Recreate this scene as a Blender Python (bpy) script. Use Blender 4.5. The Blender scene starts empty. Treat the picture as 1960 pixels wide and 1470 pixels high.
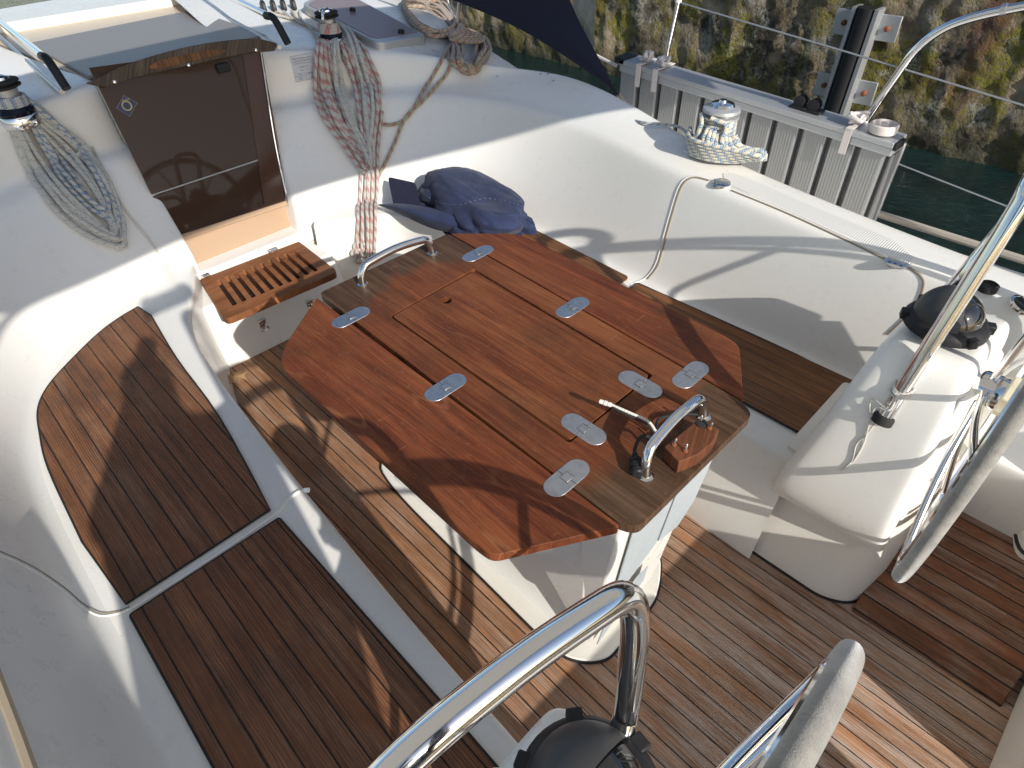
import bpy, bmesh, math, random
from mathutils import Vector, Matrix, noise
from mathutils.bvhtree import BVHTree
random.seed(7)
C = bpy.context.scene.collection
V = Vector
# ------------------------------------------------------------------ camera frame (X to the bow, Y to port, Z up; sole z = 0)
FPX, CX, CY = 1190.0, 980.0, 735.0
YAW, PIT, ROL = map(math.radians, (42.9, 42.0, 2.4))
EYE = V((0, 0, 1.75))
_fw = V((math.cos(YAW), -math.sin(YAW), 0)); _rt = V((-math.sin(YAW), -math.cos(YAW), 0)); _up = V((0, 0, 1))
FW = math.cos(PIT)*_fw - math.sin(PIT)*_up
_u = math.sin(PIT)*_fw + math.cos(PIT)*_up
RT = math.cos(ROL)*_rt - math.sin(ROL)*_u
UP = math.sin(ROL)*_rt + math.cos(ROL)*_u
def ray(x, y): return FW + RT*((x-CX)/FPX) - UP*((y-CY)/FPX)
def Z(x, y, z):                      # point of a measured mark on a level plane
    d = ray(x, y); return EYE + d*((z-EYE.z)/d.z)
def Yp(x, y, Y):
    d = ray(x, y); return EYE + d*(Y/d.y)
def Xp(x, y, X):
    d = ray(x, y); return EYE + d*(X/d.x)
def PL(x, y, p0, n):
    d = ray(x, y); n = V(n); return EYE + d*((V(p0)-EYE).dot(n)/d.dot(n))

# ------------------------------------------------------------------ object helpers
def tag(o, label=None, cat=None, group=None, kind=None):
    if label: o['label'] = label
    if cat: o['category'] = cat
    if group: o['group'] = group
    if kind: o['kind'] = kind
    return o
def thing(name, label, cat, loc=(0, 0, 0), group=None):
    o = bpy.data.objects.new(name, None); C.objects.link(o); o.location = loc
    o.empty_display_size = .05
    return tag(o, label, cat, group)
def link(name, bm, mat, parent=None, smooth=True, bevel=0, sub=0, seg=2):
    me = bpy.data.meshes.new(name)
    bm.normal_update(); bm.to_mesh(me); bm.free()
    me.materials.append(mat)
    if smooth:
        me.polygons.foreach_set('use_smooth', [True]*len(me.polygons))
    o = bpy.data.objects.new(name, me); C.objects.link(o)
    if parent:
        o.parent = parent
        w = parent; off = V((0, 0, 0))
        while w: off += w.location; w = w.parent
        me.transform(Matrix.Translation(-off))
    if bevel:
        m = o.modifiers.new('b', 'BEVEL'); m.width = bevel; m.segments = seg; m.limit_method = 'ANGLE'; m.angle_limit = math.radians(35)
        m.harden_normals = False
    if sub:
        m = o.modifiers.new('s', 'SUBSURF'); m.levels = sub; m.render_levels = sub
    if smooth and not sub:
        try:
            me.set_sharp_from_angle(angle=math.radians(40))
        except Exception: pass
    return o
def crom(P, n=8, closed=False):
    P = [V(p) for p in P]; N = len(P); out = []
    if N < 3 and not closed: 
        return [P[0].lerp(P[-1], i/n) for i in range(n+1)]
    rng = range(N) if closed else range(N-1)
    for i in rng:
        p1 = P[i]; p2 = P[(i+1) % N]
        p0 = P[i-1] if (i > 0 or closed) else p1*2-p2
        p3 = P[(i+2) % N] if (i+2 < N or closed) else p2*2-p1
        for k in range(n):
            t = k/n
            out.append(.5*((2*p1)+(p2-p0)*t+(2*p0-5*p1+4*p2-p3)*t*t+(3*p1-p0-3*p2+p3)*t**3))
    if not closed: out.append(P[-1].copy())
    return out
def tube(bm, pts, r, closed=False, res=10, caps=True, rad=None):
    pts = [V(p) for p in pts]; N = len(pts)
    uvl = bm.loops.layers.uv.verify()
    T = []
    for i in range(N):
        a = pts[(i-1) % N] if (i > 0 or closed) else pts[i]; b = pts[(i+1) % N] if (i < N-1 or closed) else pts[i]
        d = (b-a); T.append(d.normalized() if d.length > 1e-9 else V((0, 0, 1)))
    nrm = T[0].orthogonal().normalized(); rings = []; L = [0.]
    for i in range(N):
        if i: L.append(L[-1]+(pts[i]-pts[i-1]).length)
        nrm = (nrm-T[i]*nrm.dot(T[i]))
        nrm = nrm.normalized() if nrm.length > 1e-6 else T[i].orthogonal().normalized()
        bn = T[i].cross(nrm); rr = rad[i] if rad else r
        rings.append([bm.verts.new(pts[i]+(nrm*math.cos(2*math.pi*k/res)+bn*math.sin(2*math.pi*k/res))*rr) for k in range(res)])
    M = N if closed else N-1
    for i in range(M):
        A = rings[i]; B = rings[(i+1) % N]; l0 = L[i]; l1 = L[i+1] if i+1 < N else L[i]+(pts[0]-pts[i]).length
        for k in range(res):
            f = bm.faces.new((A[k], A[(k+1) % res], B[(k+1) % res], B[k]))
            for lp, uv in zip(f.loops, ((k/res, l0), ((k+1)/res, l0), ((k+1)/res, l1), (k/res, l1))): lp[uvl].uv = uv
    if caps and not closed:
        bm.faces.new(rings[0][::-1]); bm.faces.new(rings[-1])
    return bm
def box(bm, c, s, rot=None):
    c = V(c); vs = []
    for dx in (-.5, .5):
        for dy in (-.5, .5):
            for dz in (-.5, .5):
                p = V((dx*s[0], dy*s[1], dz*s[2]))
                if rot: p = rot @ p
                vs.append(bm.verts.new(c+p))
    for f in ((0, 1, 3, 2), (4, 6, 7, 5), (0, 4, 5, 1), (2, 3, 7, 6), (0, 2, 6, 4), (1, 5, 7, 3)): bm.faces.new([vs[i] for i in f])
    return bm
def hexa(bm, bottom, top):
    b = [bm.verts.new(V(p)) for p in bottom]; t = [bm.verts.new(V(p)) for p in top]; n = len(b)
    bm.faces.new(b[::-1]); bm.faces.new(t)
    for i in range(n): bm.faces.new((b[i], b[(i+1) % n], t[(i+1) % n], t[i]))
    return bm
def lathe(bm, prof, c, ax=(0, 0, 1), res=32, cap=True):
    ax = V(ax).normalized(); c = V(c); u = ax.orthogonal().normalized(); w = ax.cross(u); R = []
    for r, h in prof:
        R.append([bm.verts.new(c+ax*h+(u*math.cos(2*math.pi*k/res)+w*math.sin(2*math.pi*k/res))*max(r, 1e-5)) for k in range(res)])
    for A, B in zip(R, R[1:]):
        for k in range(res): bm.faces.new((A[k], A[(k+1) % res], B[(k+1) % res], B[k]))
    if cap: bm.faces.new(R[0][::-1]); bm.faces.new(R[-1])
    return bm
def rounded(poly, r, seg=5):
    """round the corners of a plan outline (list of Vectors)"""
    out = []; n = len(poly)
    for i in range(n):
        p = V(poly[i]); a = V(poly[i-1]); b = V(poly[(i+1) % n]); rr = r[i] if isinstance(r, (list, tuple)) else r
        da = (a-p); db = (b-p); d = min(rr, da.length*.45, db.length*.45)
        A = p+da.normalized()*d; B = p+db.normalized()*d
        for k in range(seg+1):
            t = k/seg; out.append(A*(1-t)**2+p*2*t*(1-t)+B*t*t)
    return out
def prism(bm, outline, dz, holes=()):
    """outline (3D, roughly level) pushed down by dz, holes cut out"""
    loops = []
    for L in [outline]+list(holes):
        vs = [bm.verts.new(V(p)) for p in L]; es = [bm.edges.new((vs[i], vs[(i+1) % len(vs)])) for i in range(len(vs))]
        loops.append((vs, es))
    if not holes:
        f = [bm.faces.new(loops[0][0])]
        bmesh.ops.delete(bm, geom=[], context='EDGES')
    else:
        es = [e for l in loops for e in l[1]]
        f = [g for g in bmesh.ops.triangle_fill(bm, use_beauty=True, use_dissolve=False, edges=es)['geom'] if isinstance(g, bmesh.types.BMFace)]
    for g in f:
        g.normal_update()
        if g.normal.z < 0: g.normal_flip()
    mp = {}
    for vs, _ in loops:
        for v in vs: mp[v] = bm.verts.new(v.co-V((0, 0, dz)))
    for g in f: bm.faces.new([mp[v] for v in reversed(g.verts)])
    for vs, es in loops:
        n = len(vs)
        for i in range(n):
            a, b = vs[i], vs[(i+1) % n]
            bm.faces.new((a, b, mp[b], mp[a]))
    bmesh.ops.recalc_face_normals(bm, faces=bm.faces)
    return bm
def loft(name, rows, mat, parent=None, sub=3, solid=0, n=0):
    """rows: list of rows of points, a cage smoothed by subdivision"""
    bm = bmesh.new(); G = [[bm.verts.new(V(p)) for p in r] for r in rows]
    for A, B in zip(G, G[1:]):
        for k in range(len(A)-1): bm.faces.new((A[k], B[k], B[k+1], A[k+1]))
    o = link(name, bm, mat, parent, sub=sub)
    return o

# ------------------------------------------------------------------ materials
def mat(name, col=(.8, .8, .8), rough=.5, metal=0, coat=0, spec=.5, sheen=0, trans=0, ior=1.45, alpha=1):
    m = bpy.data.materials.new(name); m.use_nodes = True; b = m.node_tree.nodes['Principled BSDF']
    b.inputs['Base Color'].default_value = (*col, 1); b.inputs['Roughness'].default_value = rough; b.inputs['Metallic'].default_value = metal
    b.inputs['Coat Weight'].default_value = coat; b.inputs['Specular IOR Level'].default_value = spec
    b.inputs['Sheen Weight'].default_value = sheen; b.inputs['Transmission Weight'].default_value = trans; b.inputs['IOR'].default_value = ior
    b.inputs['Alpha'].default_value = alpha
    return m
class NT:
    def __init__(s, m): s.m = m; s.t = m.node_tree; s.b = s.t.nodes['Principled BSDF']; s.pos = s.t.nodes.new('ShaderNodeNewGeometry').outputs['Position']
    def n(s, typ, **kw):
        x = s.t.nodes.new('ShaderNode'+typ)
        for k, v in kw.items(): setattr(x, k, v)
        return x
    def set(s, i, v):
        if isinstance(v, bpy.types.NodeSocket): s.t.links.new(v, i)
        else: i.default_value = v
    def math(s, op, a, b=0, c=0, clamp=False):
        x = s.n('Math', operation=op, use_clamp=clamp); s.set(x.inputs[0], a); s.set(x.inputs[1], b); s.set(x.inputs[2], c); return x.outputs[0]
    def vscale(s, sc, vec=None, rotz=0, off=(0, 0, 0)):
        x = s.n('Mapping'); s.set(x.inputs['Vector'], vec or s.pos); x.inputs['Scale'].default_value = sc; x.inputs['Rotation'].default_value = (0, 0, rotz)
        x.inputs['Location'].default_value = off; return x.outputs[0]
    def noise(s, vec, scale=1, detail=4, rough=.6, dist=0):
        x = s.n('TexNoise'); s.set(x.inputs['Vector'], vec); x.inputs['Scale'].default_value = scale; x.inputs['Detail'].default_value = detail
        x.inputs['Roughness'].default_value = rough; x.inputs['Distortion'].default_value = dist; return x.outputs['Fac']
    def ramp(s, f, stops):
        x = s.n('ValToRGB'); s.set(x.inputs[0], f); cr = x.color_ramp
        while len(cr.elements) < len(stops): cr.elements.new(.5)
        for e, (p, c) in zip(cr.elements, stops): e.position = p; e.color = (*c, 1) if len(c) == 3 else c
        return x.outputs[0]
    def rng(s, f, a, b, c=0., d=1., smooth=False):
        x = s.n('MapRange'); x.clamp = True
        if smooth: x.interpolation_type = 'SMOOTHSTEP'
        s.set(x.inputs[0], f); x.inputs[1].default_value = a; x.inputs[2].default_value = b; x.inputs[3].default_value = c; x.inputs[4].default_value = d; return x.outputs[0]
    def mix(s, f, a, b, mode='MIX'):
        x = s.n('Mix', data_type='RGBA', blend_type=mode); s.set(x.inputs[0], f)
        for i, v in ((6, a), (7, b)):
            s.set(x.inputs[i], v if isinstance(v, bpy.types.NodeSocket) else ((*v, 1) if len(v) == 3 else v))
        return x.outputs[2]
    def sep(s, v=None):
        x = s.n('SeparateXYZ'); s.set(x.inputs[0], v or s.pos); return x.outputs
    def bump(s, h, st=.3, dist=.002):
        x = s.n('Bump'); s.set(x.inputs['Height'], h); x.inputs['Strength'].default_value = st; x.inputs['Distance'].default_value = dist
        s.t.links.new(x.outputs[0], s.b.inputs['Normal'])
    def out(s, col=None, rough=None):
        if col: s.t.links.new(col, s.b.inputs['Base Color'])
        if rough: s.t.links.new(rough, s.b.inputs['Roughness'])
        return s.m
def gelcoat(name, col=(.85, .832, .785), rough=.27, dirt=1.):
    k = NT(mat(name, col, rough, coat=.25)); k.b.inputs['Coat Roughness'].default_value = .15
    a = k.noise(k.pos, 2.2, 5, .6); b = k.noise(k.pos, 14, 6, .7); sp = k.noise(k.pos, 160, 2, .5)
    c = k.mix(k.rng(a, .4, .75, 0, .35*dirt), col, tuple(v*f for v, f in zip(col, (.93, .90, .82))))
    c = k.mix(k.rng(b, .66, .9, 0, .10*dirt), c, tuple(v*f for v, f in zip(col, (.80, .75, .66))))
    c = k.mix(k.rng(sp, .76, .79, 0, .55*dirt), c, (.12, .10, .07))
    k.bump(k.noise(k.pos, 2.2, 1), .06, .02)
    return k.out(c, k.rng(b, .3, .7, rough-.05, rough+.15))
def teak(name, w, lo, hi, grey, gamt, seam=(.014, .012, .010), rot=0, seamw=.062, y0=0, rough=.6, ridge=1., orange=None, grime=.0):
    k = NT(mat(name, hi, rough, spec=.35)); p = k.vscale((1, 1, 1), None, rot)
    X, Y, ZZ = k.sep(p)[:3]
    wob = k.math('MULTIPLY', k.math('SUBTRACT', k.noise(k.vscale((1.2, .3, 1)), 1, 2), .5), .004)
    yy = k.math('DIVIDE', k.math('ADD', k.math('ADD', Y, y0), wob), w); fr = k.math('FRACT', yy); pl = k.math('FLOOR', yy)
    edge = k.math('ABSOLUTE', k.math('SUBTRACT', fr, .5)); nz = k.noise(k.vscale((30, 90, 30)), 1, 3)
    seamm = k.rng(k.math('ADD', edge, k.math('MULTIPLY', k.math('SUBTRACT', nz, .5), .05)), .5-seamw, .5-seamw+.035)
    wn = k.n('TexWhiteNoise', noise_dimensions='1D'); k.set(wn.inputs['W'], pl); rnd = wn.outputs['Value']
    comb = k.n('CombineXYZ'); k.set(comb.inputs[0], k.math('ADD', k.math('MULTIPLY', X, 1.0), k.math('MULTIPLY', rnd, 37.))); k.set(comb.inputs[1], Y); k.set(comb.inputs[2], ZZ)
    v = comb.outputs[0]
    g1 = k.noise(k.vscale((5, 260, 5), v), 1, 4, .7, .3); g2 = k.noise(k.vscale((2.2, 55, 3), v), 1, 3, .6, .5); g3 = k.noise(k.vscale((3, 9, 3), v), 1, 5, .65)
    wv = k.n('TexWave', wave_type='BANDS', bands_direction='Y'); k.set(wv.inputs[0], k.vscale((.25, 1, .25), v)); wv.inputs['Scale'].default_value = 52; wv.inputs['Distortion'].default_value = 5; wv.inputs['Detail'].default_value = 3; wv.inputs['Detail Scale'].default_value = 1.2
    c = k.mix(k.rng(k.math('ADD', k.math('MULTIPLY', g1, .5), k.math('MULTIPLY', g2, .6)), .38, .72), lo, hi)
    c = k.mix(k.rng(wv.outputs['Fac'], .0, .45, .45*ridge, 0), c, tuple(x*.45 for x in lo))
    c = k.mix(k.math('MULTIPLY', k.rng(rnd, 0, 1, -.1, .45), 1), c, tuple(x*.55 for x in hi))
    if orange:
        c = k.mix(k.rng(k.noise(k.vscale((1.5, 12, 2), v, 0, (3, 1, 0)), 1, 5, .7), .5, .68, 0, .8), c, orange)
    wm = k.math('MULTIPLY', k.rng(g3, .46, .62), k.rng(g1, .35, .62))
    c = k.mix(k.math('MULTIPLY', wm, gamt), c, grey)
    if grime: c = k.mix(k.rng(k.noise(k.pos, 4, 5, .6), .5, .75, 0, grime), c, (.03, .022, .018))
    c = k.mix(seamm, c, seam)
    h = k.math('ADD', k.math('MULTIPLY', g1, .5), k.math('MULTIPLY', wv.outputs['Fac'], .7*ridge)); h = k.math('SUBTRACT', h, k.math('MULTIPLY', seamm, .9))
    k.bump(h, .55, .0022)
    sp = k.noise(k.pos, 300, 1, .5)
    c = k.mix(k.rng(sp, .80, .82, 0, .6), c, (.6, .57, .5))
    return k.out(c, k.rng(g2, .3, .7, rough-.12, rough+.12))
def tablewood(name, base, dark, light, axis=0, x0=None, x1=None, off=0., cath=0, ra=.2):
    k = NT(mat(name, base, .55, spec=.22))
    v = k.vscale((1, 1, 1), None, axis, (off, off*.7, off))
    dn = k.n('TexNoise'); k.set(dn.inputs['Vector'], k.vscale((1.4, 5, 2), v)); dn.inputs['Scale'].default_value = 1; dn.inputs['Detail'].default_value = 2
    dv = k.n('VectorMath', operation='MULTIPLY_ADD'); k.set(dv.inputs[0], dn.outputs['Color']); dv.inputs[1].default_value = (0, .10 if cath else .025, 0); k.set(dv.inputs[2], v)
    v2 = dv.outputs[0]
    g1 = k.noise(k.vscale((6, 330, 6), v), 1, 4, .7, .2); g2 = k.noise(k.vscale((2, 42, 3), v2), 1, 4, .6, .6); g3 = k.noise(k.vscale((1.6, 5, 2), v), 1, 4, .6)
    wv = k.n('TexWave', wave_type='BANDS', bands_direction='Y', wave_profile='SAW'); k.set(wv.inputs[0], v2); wv.inputs['Scale'].default_value = 40; wv.inputs['Distortion'].default_value = 3.; wv.inputs['Detail'].default_value = 2; wv.inputs['Detail Scale'].default_value = .8
    c = k.mix(k.rng(g2, .35, .68), dark, base)
    c = k.mix(k.rng(g3, .45, .7, 0, .6), c, light)
    c = k.mix(k.rng(wv.outputs['Fac'], .75, 1., 0, .35), c, dark)
    cn = k.noise(k.vscale((.42, 3.4, 1), v, 0, (off*2.3, .4, 0)), 1, 3, .45, .15); ring = k.math('SINE', k.math('MULTIPLY', k.math('ADD', k.math('MULTIPLY', cn, 15.), k.math('MULTIPLY', k.sep(v)[1], 9. if cath else 34.)), 6.2832))
    rm = k.math('MULTIPLY', k.rng(k.noise(k.vscale((2, 6, 2), v, 0, (4, 4, 1)), 1, 3), .4, .6, .25, 1), k.rng(g1, .3, .6, 1, .4)); c = k.mix(k.math('MULTIPLY', rm, k.rng(ring, .2, 1., 0, ra)), c, tuple(x*.62 for x in dark)); c = k.mix(k.math('MULTIPLY', rm, k.rng(ring, -.999, -.97, ra*1.3, 0)), c, (.46, .21, .09))
    c = k.mix(k.rng(g1, .30, .50, .75, 0), c, tuple(x*.35 for x in dark))
    c = k.mix(k.rng(k.noise(k.vscale((2.5, 9, 3), v, 0, (1, 5, 2)), 1, 5, .7), .5, .72, 0, .45), c, tuple(x*.5 for x in dark))
    c = k.mix(k.rng(g1, .6, .75, 0, .3), c, light)
    fine = k.noise(k.vscale((40, 500, 40), v), 1, 2, .6); c = k.mix(k.rng(fine, .64, .74, 0, .28), c, (.42, .22, .10))
    if x0 is not None:       # weathered ends where the varnish is gone
        X = k.sep()[0]; Y = k.sep()[1]; wob = k.math('MULTIPLY', k.math('SUBTRACT', k.noise(k.vscale((5, 12, 5)), 1, 5, .7), .5), .16)
        yy = k.math('MULTIPLY', k.math('ABSOLUTE', k.math('ADD', Y, .885)), .22)
        xa = k.math('ADD', k.math('SUBTRACT', X, yy), wob); xb = k.math('ADD', k.math('ADD', X, yy), wob)
        e = k.math('MAXIMUM', k.rng(xa, x0, x0+.05, 1, 0), k.rng(xb, x1-.03, x1+.02))
        wc = k.mix(k.rng(g1, .35, .6), (.022, .013, .008), (.085, .050, .030)); wc = k.mix(k.rng(g2, .45, .65, 0, .55), wc, (.15, .098, .06))
        c = k.mix(k.math('MULTIPLY', e, .9), c, wc)
    # scratches and specks
    sc = k.noise(k.vscale((70, 9, 9), None, .7), 1, 2, .4, 1.5); c = k.mix(k.rng(sc, .775, .785, 0, .3), c, (.42, .20, .11))
    sp = k.noise(k.pos, 260, 1); c = k.mix(k.rng(sp, .81, .83, 0, .5), c, (.6, .5, .4))
    k.bump(k.math('ADD', k.math('MULTIPLY', g1, .6), k.math('MULTIPLY', wv.outputs['Fac'], .1)), .35, .0012)
    dirt = k.noise(k.pos, 5, 6, .7); c = k.mix(k.rng(dirt, .46, .72, 0, .5), c, (.06, .032, .018)); c = k.mix(k.rng(k.noise(k.pos, 45, 5, .7), .6, .75, 0, .3), c, (.30, .17, .10))
    return k.out(c, k.rng(g3, .3, .7, .42, .62))
def ropemat(name, base, fleck=None, n=2.0, band=.05, width=.25, dirt=.25, dash=None):
    k = NT(mat(name, base, .85, sheen=.2)); uv = k.n('UVMap').outputs[0]; U, L = k.sep(uv)[:2]
    f = 420.
    a = k.math('SINE', k.math('MULTIPLY', k.math('ADD', k.math('MULTIPLY', U, 6), k.math('MULTIPLY', L, f/6.28*1.)), 6.2832))
    b = k.math('SINE', k.math('MULTIPLY', k.math('SUBTRACT', k.math('MULTIPLY', U, 6), k.math('MULTIPLY', L, f/6.28*1.)), 6.2832))
    br = k.math('MULTIPLY', a, b)
    c = k.mix(k.rng(br, -1, .3, .38, 0), base, tuple(x*.5 for x in base))
    c = k.mix(k.rng(k.noise(k.pos, 9, 5), .45, .75, 0, dirt), c, (.28, .24, .17))
    if fleck:
        s = k.math('FRACT', k.math('ADD', k.math('DIVIDE', L, band), k.math('MULTIPLY', U, n)))
        m = k.math('LESS_THAN', s, width)
        ck = k.math('GREATER_THAN', br, -.12)
        c = k.mix(k.math('MULTIPLY', m, k.math('MULTIPLY', ck, .85)), c, fleck)
    k.bump(br, .5, .001)
    return k.out(c)

GEL = gelcoat('white_gelcoat')
GEL_D = gelcoat('white_gelcoat_cockpit', (.83, .80, .73), .32, 1.4)
CHROME = mat('polished_stainless', (.80, .79, .78), .09, 1)
def _chrome():
    k = NT(CHROME); k.bump(k.noise(k.pos, 40, 3), .02, .002); k.out(None, k.rng(k.noise(k.pos, 25, 5, .7), .4, .8, .05, .22))
_chrome()
STEEL = mat('worn_stainless', (.52, .53, .56), .3, 1)
def _steel():
    k = NT(STEEL); a = k.noise(k.pos, 60, 6, .7)
    k.out(k.mix(k.rng(a, .45, .7), (.60, .60, .61), (.47, .475, .49)), k.rng(k.noise(k.pos, 160, 4), .3, .7, .34, .5)); 
_steel()
ALU = mat('anodised_aluminium', (.50, .51, .52), .42, .6)
ALU_R = mat('ribbed_aluminium', (.60, .605, .61), .42, .6)
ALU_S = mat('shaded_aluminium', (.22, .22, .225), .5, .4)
BLACKP = mat('black_plastic', (.018, .018, .020), .48, spec=.35)
RUBBER = mat('black_rubber', (.02, .02, .02), .8)
NAVY = mat('navy_canvas', (.022, .034, .115), .85, sheen=.08)
def _navy(m, dark=1.):
    k = NT(m); w = k.noise(k.vscale((1, 1, 1)), 700, 2); f = k.noise(k.pos, 12, 4); sp = k.noise(k.pos, 120, 2)
    c = k.mix(k.rng(f, .35, .7), (.014*dark, .022*dark, .062*dark), (.024*dark, .037*dark, .095*dark)); c = k.mix(k.rng(sp, .745, .77, 0, .8), c, (.35, .35, .4))
    k.bump(k.math('ADD', w, k.math('MULTIPLY', f, 3)), .25, .0015); k.out(c)
_navy(NAVY)
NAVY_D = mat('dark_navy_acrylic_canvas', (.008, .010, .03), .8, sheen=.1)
TEAK_SOLE = teak('teak_sole', .0445, (.18, .078, .036), (.47, .225, .105), (.54, .43, .33), .42, orange=(.56, .24, .09), y0=.01)
def teak_sole_mat():
    # one teak for the whole sole: warm by the table, greyer aft
    k = NT(TEAK_SOLE); X = k.sep()[0]; base = k.b.inputs['Base Color'].links[0].from_socket
    fine = k.noise(k.vscale((5, 240, 5)), 1, 4, .75); mid = k.noise(k.vscale((2.5, 14, 3)), 1, 5, .7)
    m = k.math('MULTIPLY', k.rng(X, .15, .75, .85, .12), k.math('MULTIPLY', k.rng(fine, .36, .56), k.rng(mid, .36, .55)))
    edge = k.math('GREATER_THAN', k.n('RGBToBW').outputs[0], 2)
    bw = k.n('RGBToBW'); k.t.links.new(base, bw.inputs[0]); nos = k.rng(bw.outputs[0], .012, .03)
    st = k.noise(k.vscale((7, 420, 7)), 1, 3, .8); m = k.math('MULTIPLY', m, k.rng(st, .38, .55, .25, 1))
    c = k.mix(k.math('MULTIPLY', m, nos), base, (.56, .48, .41)); c = k.mix(k.math('MULTIPLY', k.rng(st, .30, .42, .6, 0), nos), c, (.07, .035, .02)); k.t.links.new(c, k.b.inputs['Base Color'])
teak_sole_mat()
TEAK_P = teak('teak_seat_port', .050, (.088, .034, .016), (.33, .145, .070), (.34, .22, .14), .38, y0=.012, seamw=.055, orange=(.22, .085, .035), grime=.5)
TEAK_S = teak('teak_seat_starboard', .044, (.065, .026, .012), (.30, .135, .055), (.34, .21, .12), .25, y0=.02, seamw=.04, orange=(.30, .12, .04))
TEAK_R = teak('teak_riser', .044, (.09, .035, .018), (.27, .11, .05), (.42, .34, .28), .55, y0=.0, orange=(.33, .12, .05))
TW_C = tablewood('table_wood_centre', (0.2222, 0.0719, 0.0271), (0.1046, 0.0290, 0.0129), (0.3007, 0.1140, 0.0453), 0, .43, 1.43)
TW_L = tablewood('table_wood_leaf', (0.2157, 0.0609, 0.0242), (0.0948, 0.0235, 0.0113), (0.2941, 0.1002, 0.0377), 0, off=3.1, cath=1, ra=.34)
TW_R = tablewood('table_wood_leaf_red', (0.2288, 0.0678, 0.0271), (0.1046, 0.0276, 0.0136), (0.2941, 0.1037, 0.0408), 0, off=8.3)
TW_H = tablewood('table_wood_lid', (0.2353, 0.0774, 0.0287), (0.1111, 0.0318, 0.0136), (0.3137, 0.1244, 0.0468), 0, off=5.7)
STEPW = tablewood('step_teak', (.32, .125, .05), (.17, .06, .025), (.42, .18, .08), 1.57, off=2, ra=.1)
CAULK = mat('black_caulk', (.02, .019, .018), .7)
BEIGE = gelcoat('beige_panel', (.43, .29, .185), .5, .8)
SMOKE = mat('smoked_acrylic', (.062, .034, .022), .03, coat=.0, spec=.24)
def _smoke():
    k = NT(SMOKE); k.out(None, k.rng(k.noise(k.pos, 7, 5, .7), .3, .8, .01, .06))
_smoke()
SMOKE_G = mat('grey_smoked_acrylic', (.23, .21, .205), .35, spec=.15)
OLDWOOD = teak('weathered_arch_wood', 5., (.035, .024, .018), (.15, .105, .07), (.22, .18, .14), .5, rot=1.2, seamw=.0001)
R_RED = ropemat('rope_white_red_fleck', (.56, .54, .49), (.42, .045, .05), 1, .052, .42, .3)
R_GRN = ropemat('rope_khaki_red_fleck', (.42, .38, .27), (.36, .05, .05), 1, .045, .4, .4)
R_WHT = ropemat('rope_grey_white', (.56, .55, .50), (.05, .06, .1), 1, .035, .07, .3)
R_BLU = ropemat('rope_white_blue_dash', (.55, .55, .52), (.02, .13, .30), 1, .03, .4, .3)
R_TEAL = ropemat('rope_cream_blue_fleck', (.66, .61, .49), (.02, .17, .38), 1, .034, .5, .25)
CORD = ropemat('white_cord', (.74, .71, .64), None)
WEB = mat('white_webbing', (.66, .61, .58), .85)
CREAM = mat('cream_plastic', (.74, .68, .50), .45)
SUEDE = mat('grey_suede_cover', (.34, .33, .31), .95, sheen=.7)
def _suede():
    k = NT(SUEDE); f = k.noise(k.pos, 22, 5, .7); g = k.noise(k.pos, 500, 2)
    c = k.mix(k.rng(f, .35, .7), (.20, .188, .165), (.36, .34, .30)); c = k.mix(k.rng(k.noise(k.pos, 11, 2), .68, .72, 0, .7), c, (.22, .13, .07))
    k.bump(g, .6, .0015); k.out(c)
_suede()
WIRE = mat('stainless_wire', (.42, .42, .42), .4, .7)
TAPE = mat('grey_tape', (.42, .465, .49), .42)
def _tape():
    k = NT(TAPE); f = k.noise(k.pos, 18, 5); k.bump(f, .5, .01); k.out(k.mix(k.rng(f, .55, .75, 0, .5), (.42, .465, .49), (.34, .38, .40)))
_tape()
GREYFRAME = mat('grey_hatch_frame', (.50, .51, .52), .4, .5)
def ribs(m, f, d, st=.6, col=None):
    k = NT(m); y = k.sep()[0 if d == 'x' else 1]; h = k.math('SINE', k.math('MULTIPLY', y, f)); k.bump(h, st, .001); 
    if col: k.out(k.mix(k.rng(h, .2, .9, .25, 0), col, tuple(x*.72 for x in col)))
ribs(ALU_R, 500, 'x', .5, (.36, .365, .365))
NONSKID = mat('ribbed_nonskid', (.79, .775, .73), .5)
ribs(NONSKID, 900, 'x', .7, (.80, .785, .745))

# ------------------------------------------------------------------ camera, sky, sun
cd = bpy.data.cameras.new('camera'); cam = bpy.data.objects.new('camera', cd); C.objects.link(cam)
cam.matrix_world = Matrix.Translation(EYE) @ Matrix((RT, UP, -FW)).transposed().to_4x4()
cd.sensor_width = 36; cd.lens = 36*FPX/1960; cd.clip_start = .02; cd.clip_end = 3000
bpy.context.scene.camera = cam
SX, SY = 1.85, -.32                       # sunlight travels (SX, SY, -1)
w = bpy.data.worlds.new('World'); bpy.context.scene.world = w; w.use_nodes = True
nt = w.node_tree; sky = nt.nodes.new('ShaderNodeTexSky'); sky.sky_type = 'NISHITA'; sky.sun_disc = False
elev = math.atan(1/math.hypot(SX, SY)); sky.sun_elevation = elev
sky.sun_rotation = math.atan2(-SX, -SY)            # azimuth measured from +Y towards +X
sky.air_density = 1.0; sky.dust_density = 1.0
nt.links.new(sky.outputs[0], nt.nodes['Background'].inputs[0]); nt.nodes['Background'].inputs[1].default_value = .15
sl = bpy.data.lights.new('sun', 'SUN'); so = bpy.data.objects.new('sun', sl); C.objects.link(so)
sl.energy = 5.0; sl.angle = math.radians(.55); sl.color = (1, .955, .88)
so.rotation_euler = V((SX, SY, -1)).to_track_quat('-Z', 'Y').to_euler(); so.location = (-8, 0, 6)
sc = bpy.context.scene; sc.view_settings.view_transform = 'Standard'; sc.view_settings.look = 'None'; sc.view_settings.exposure = 0

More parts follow.
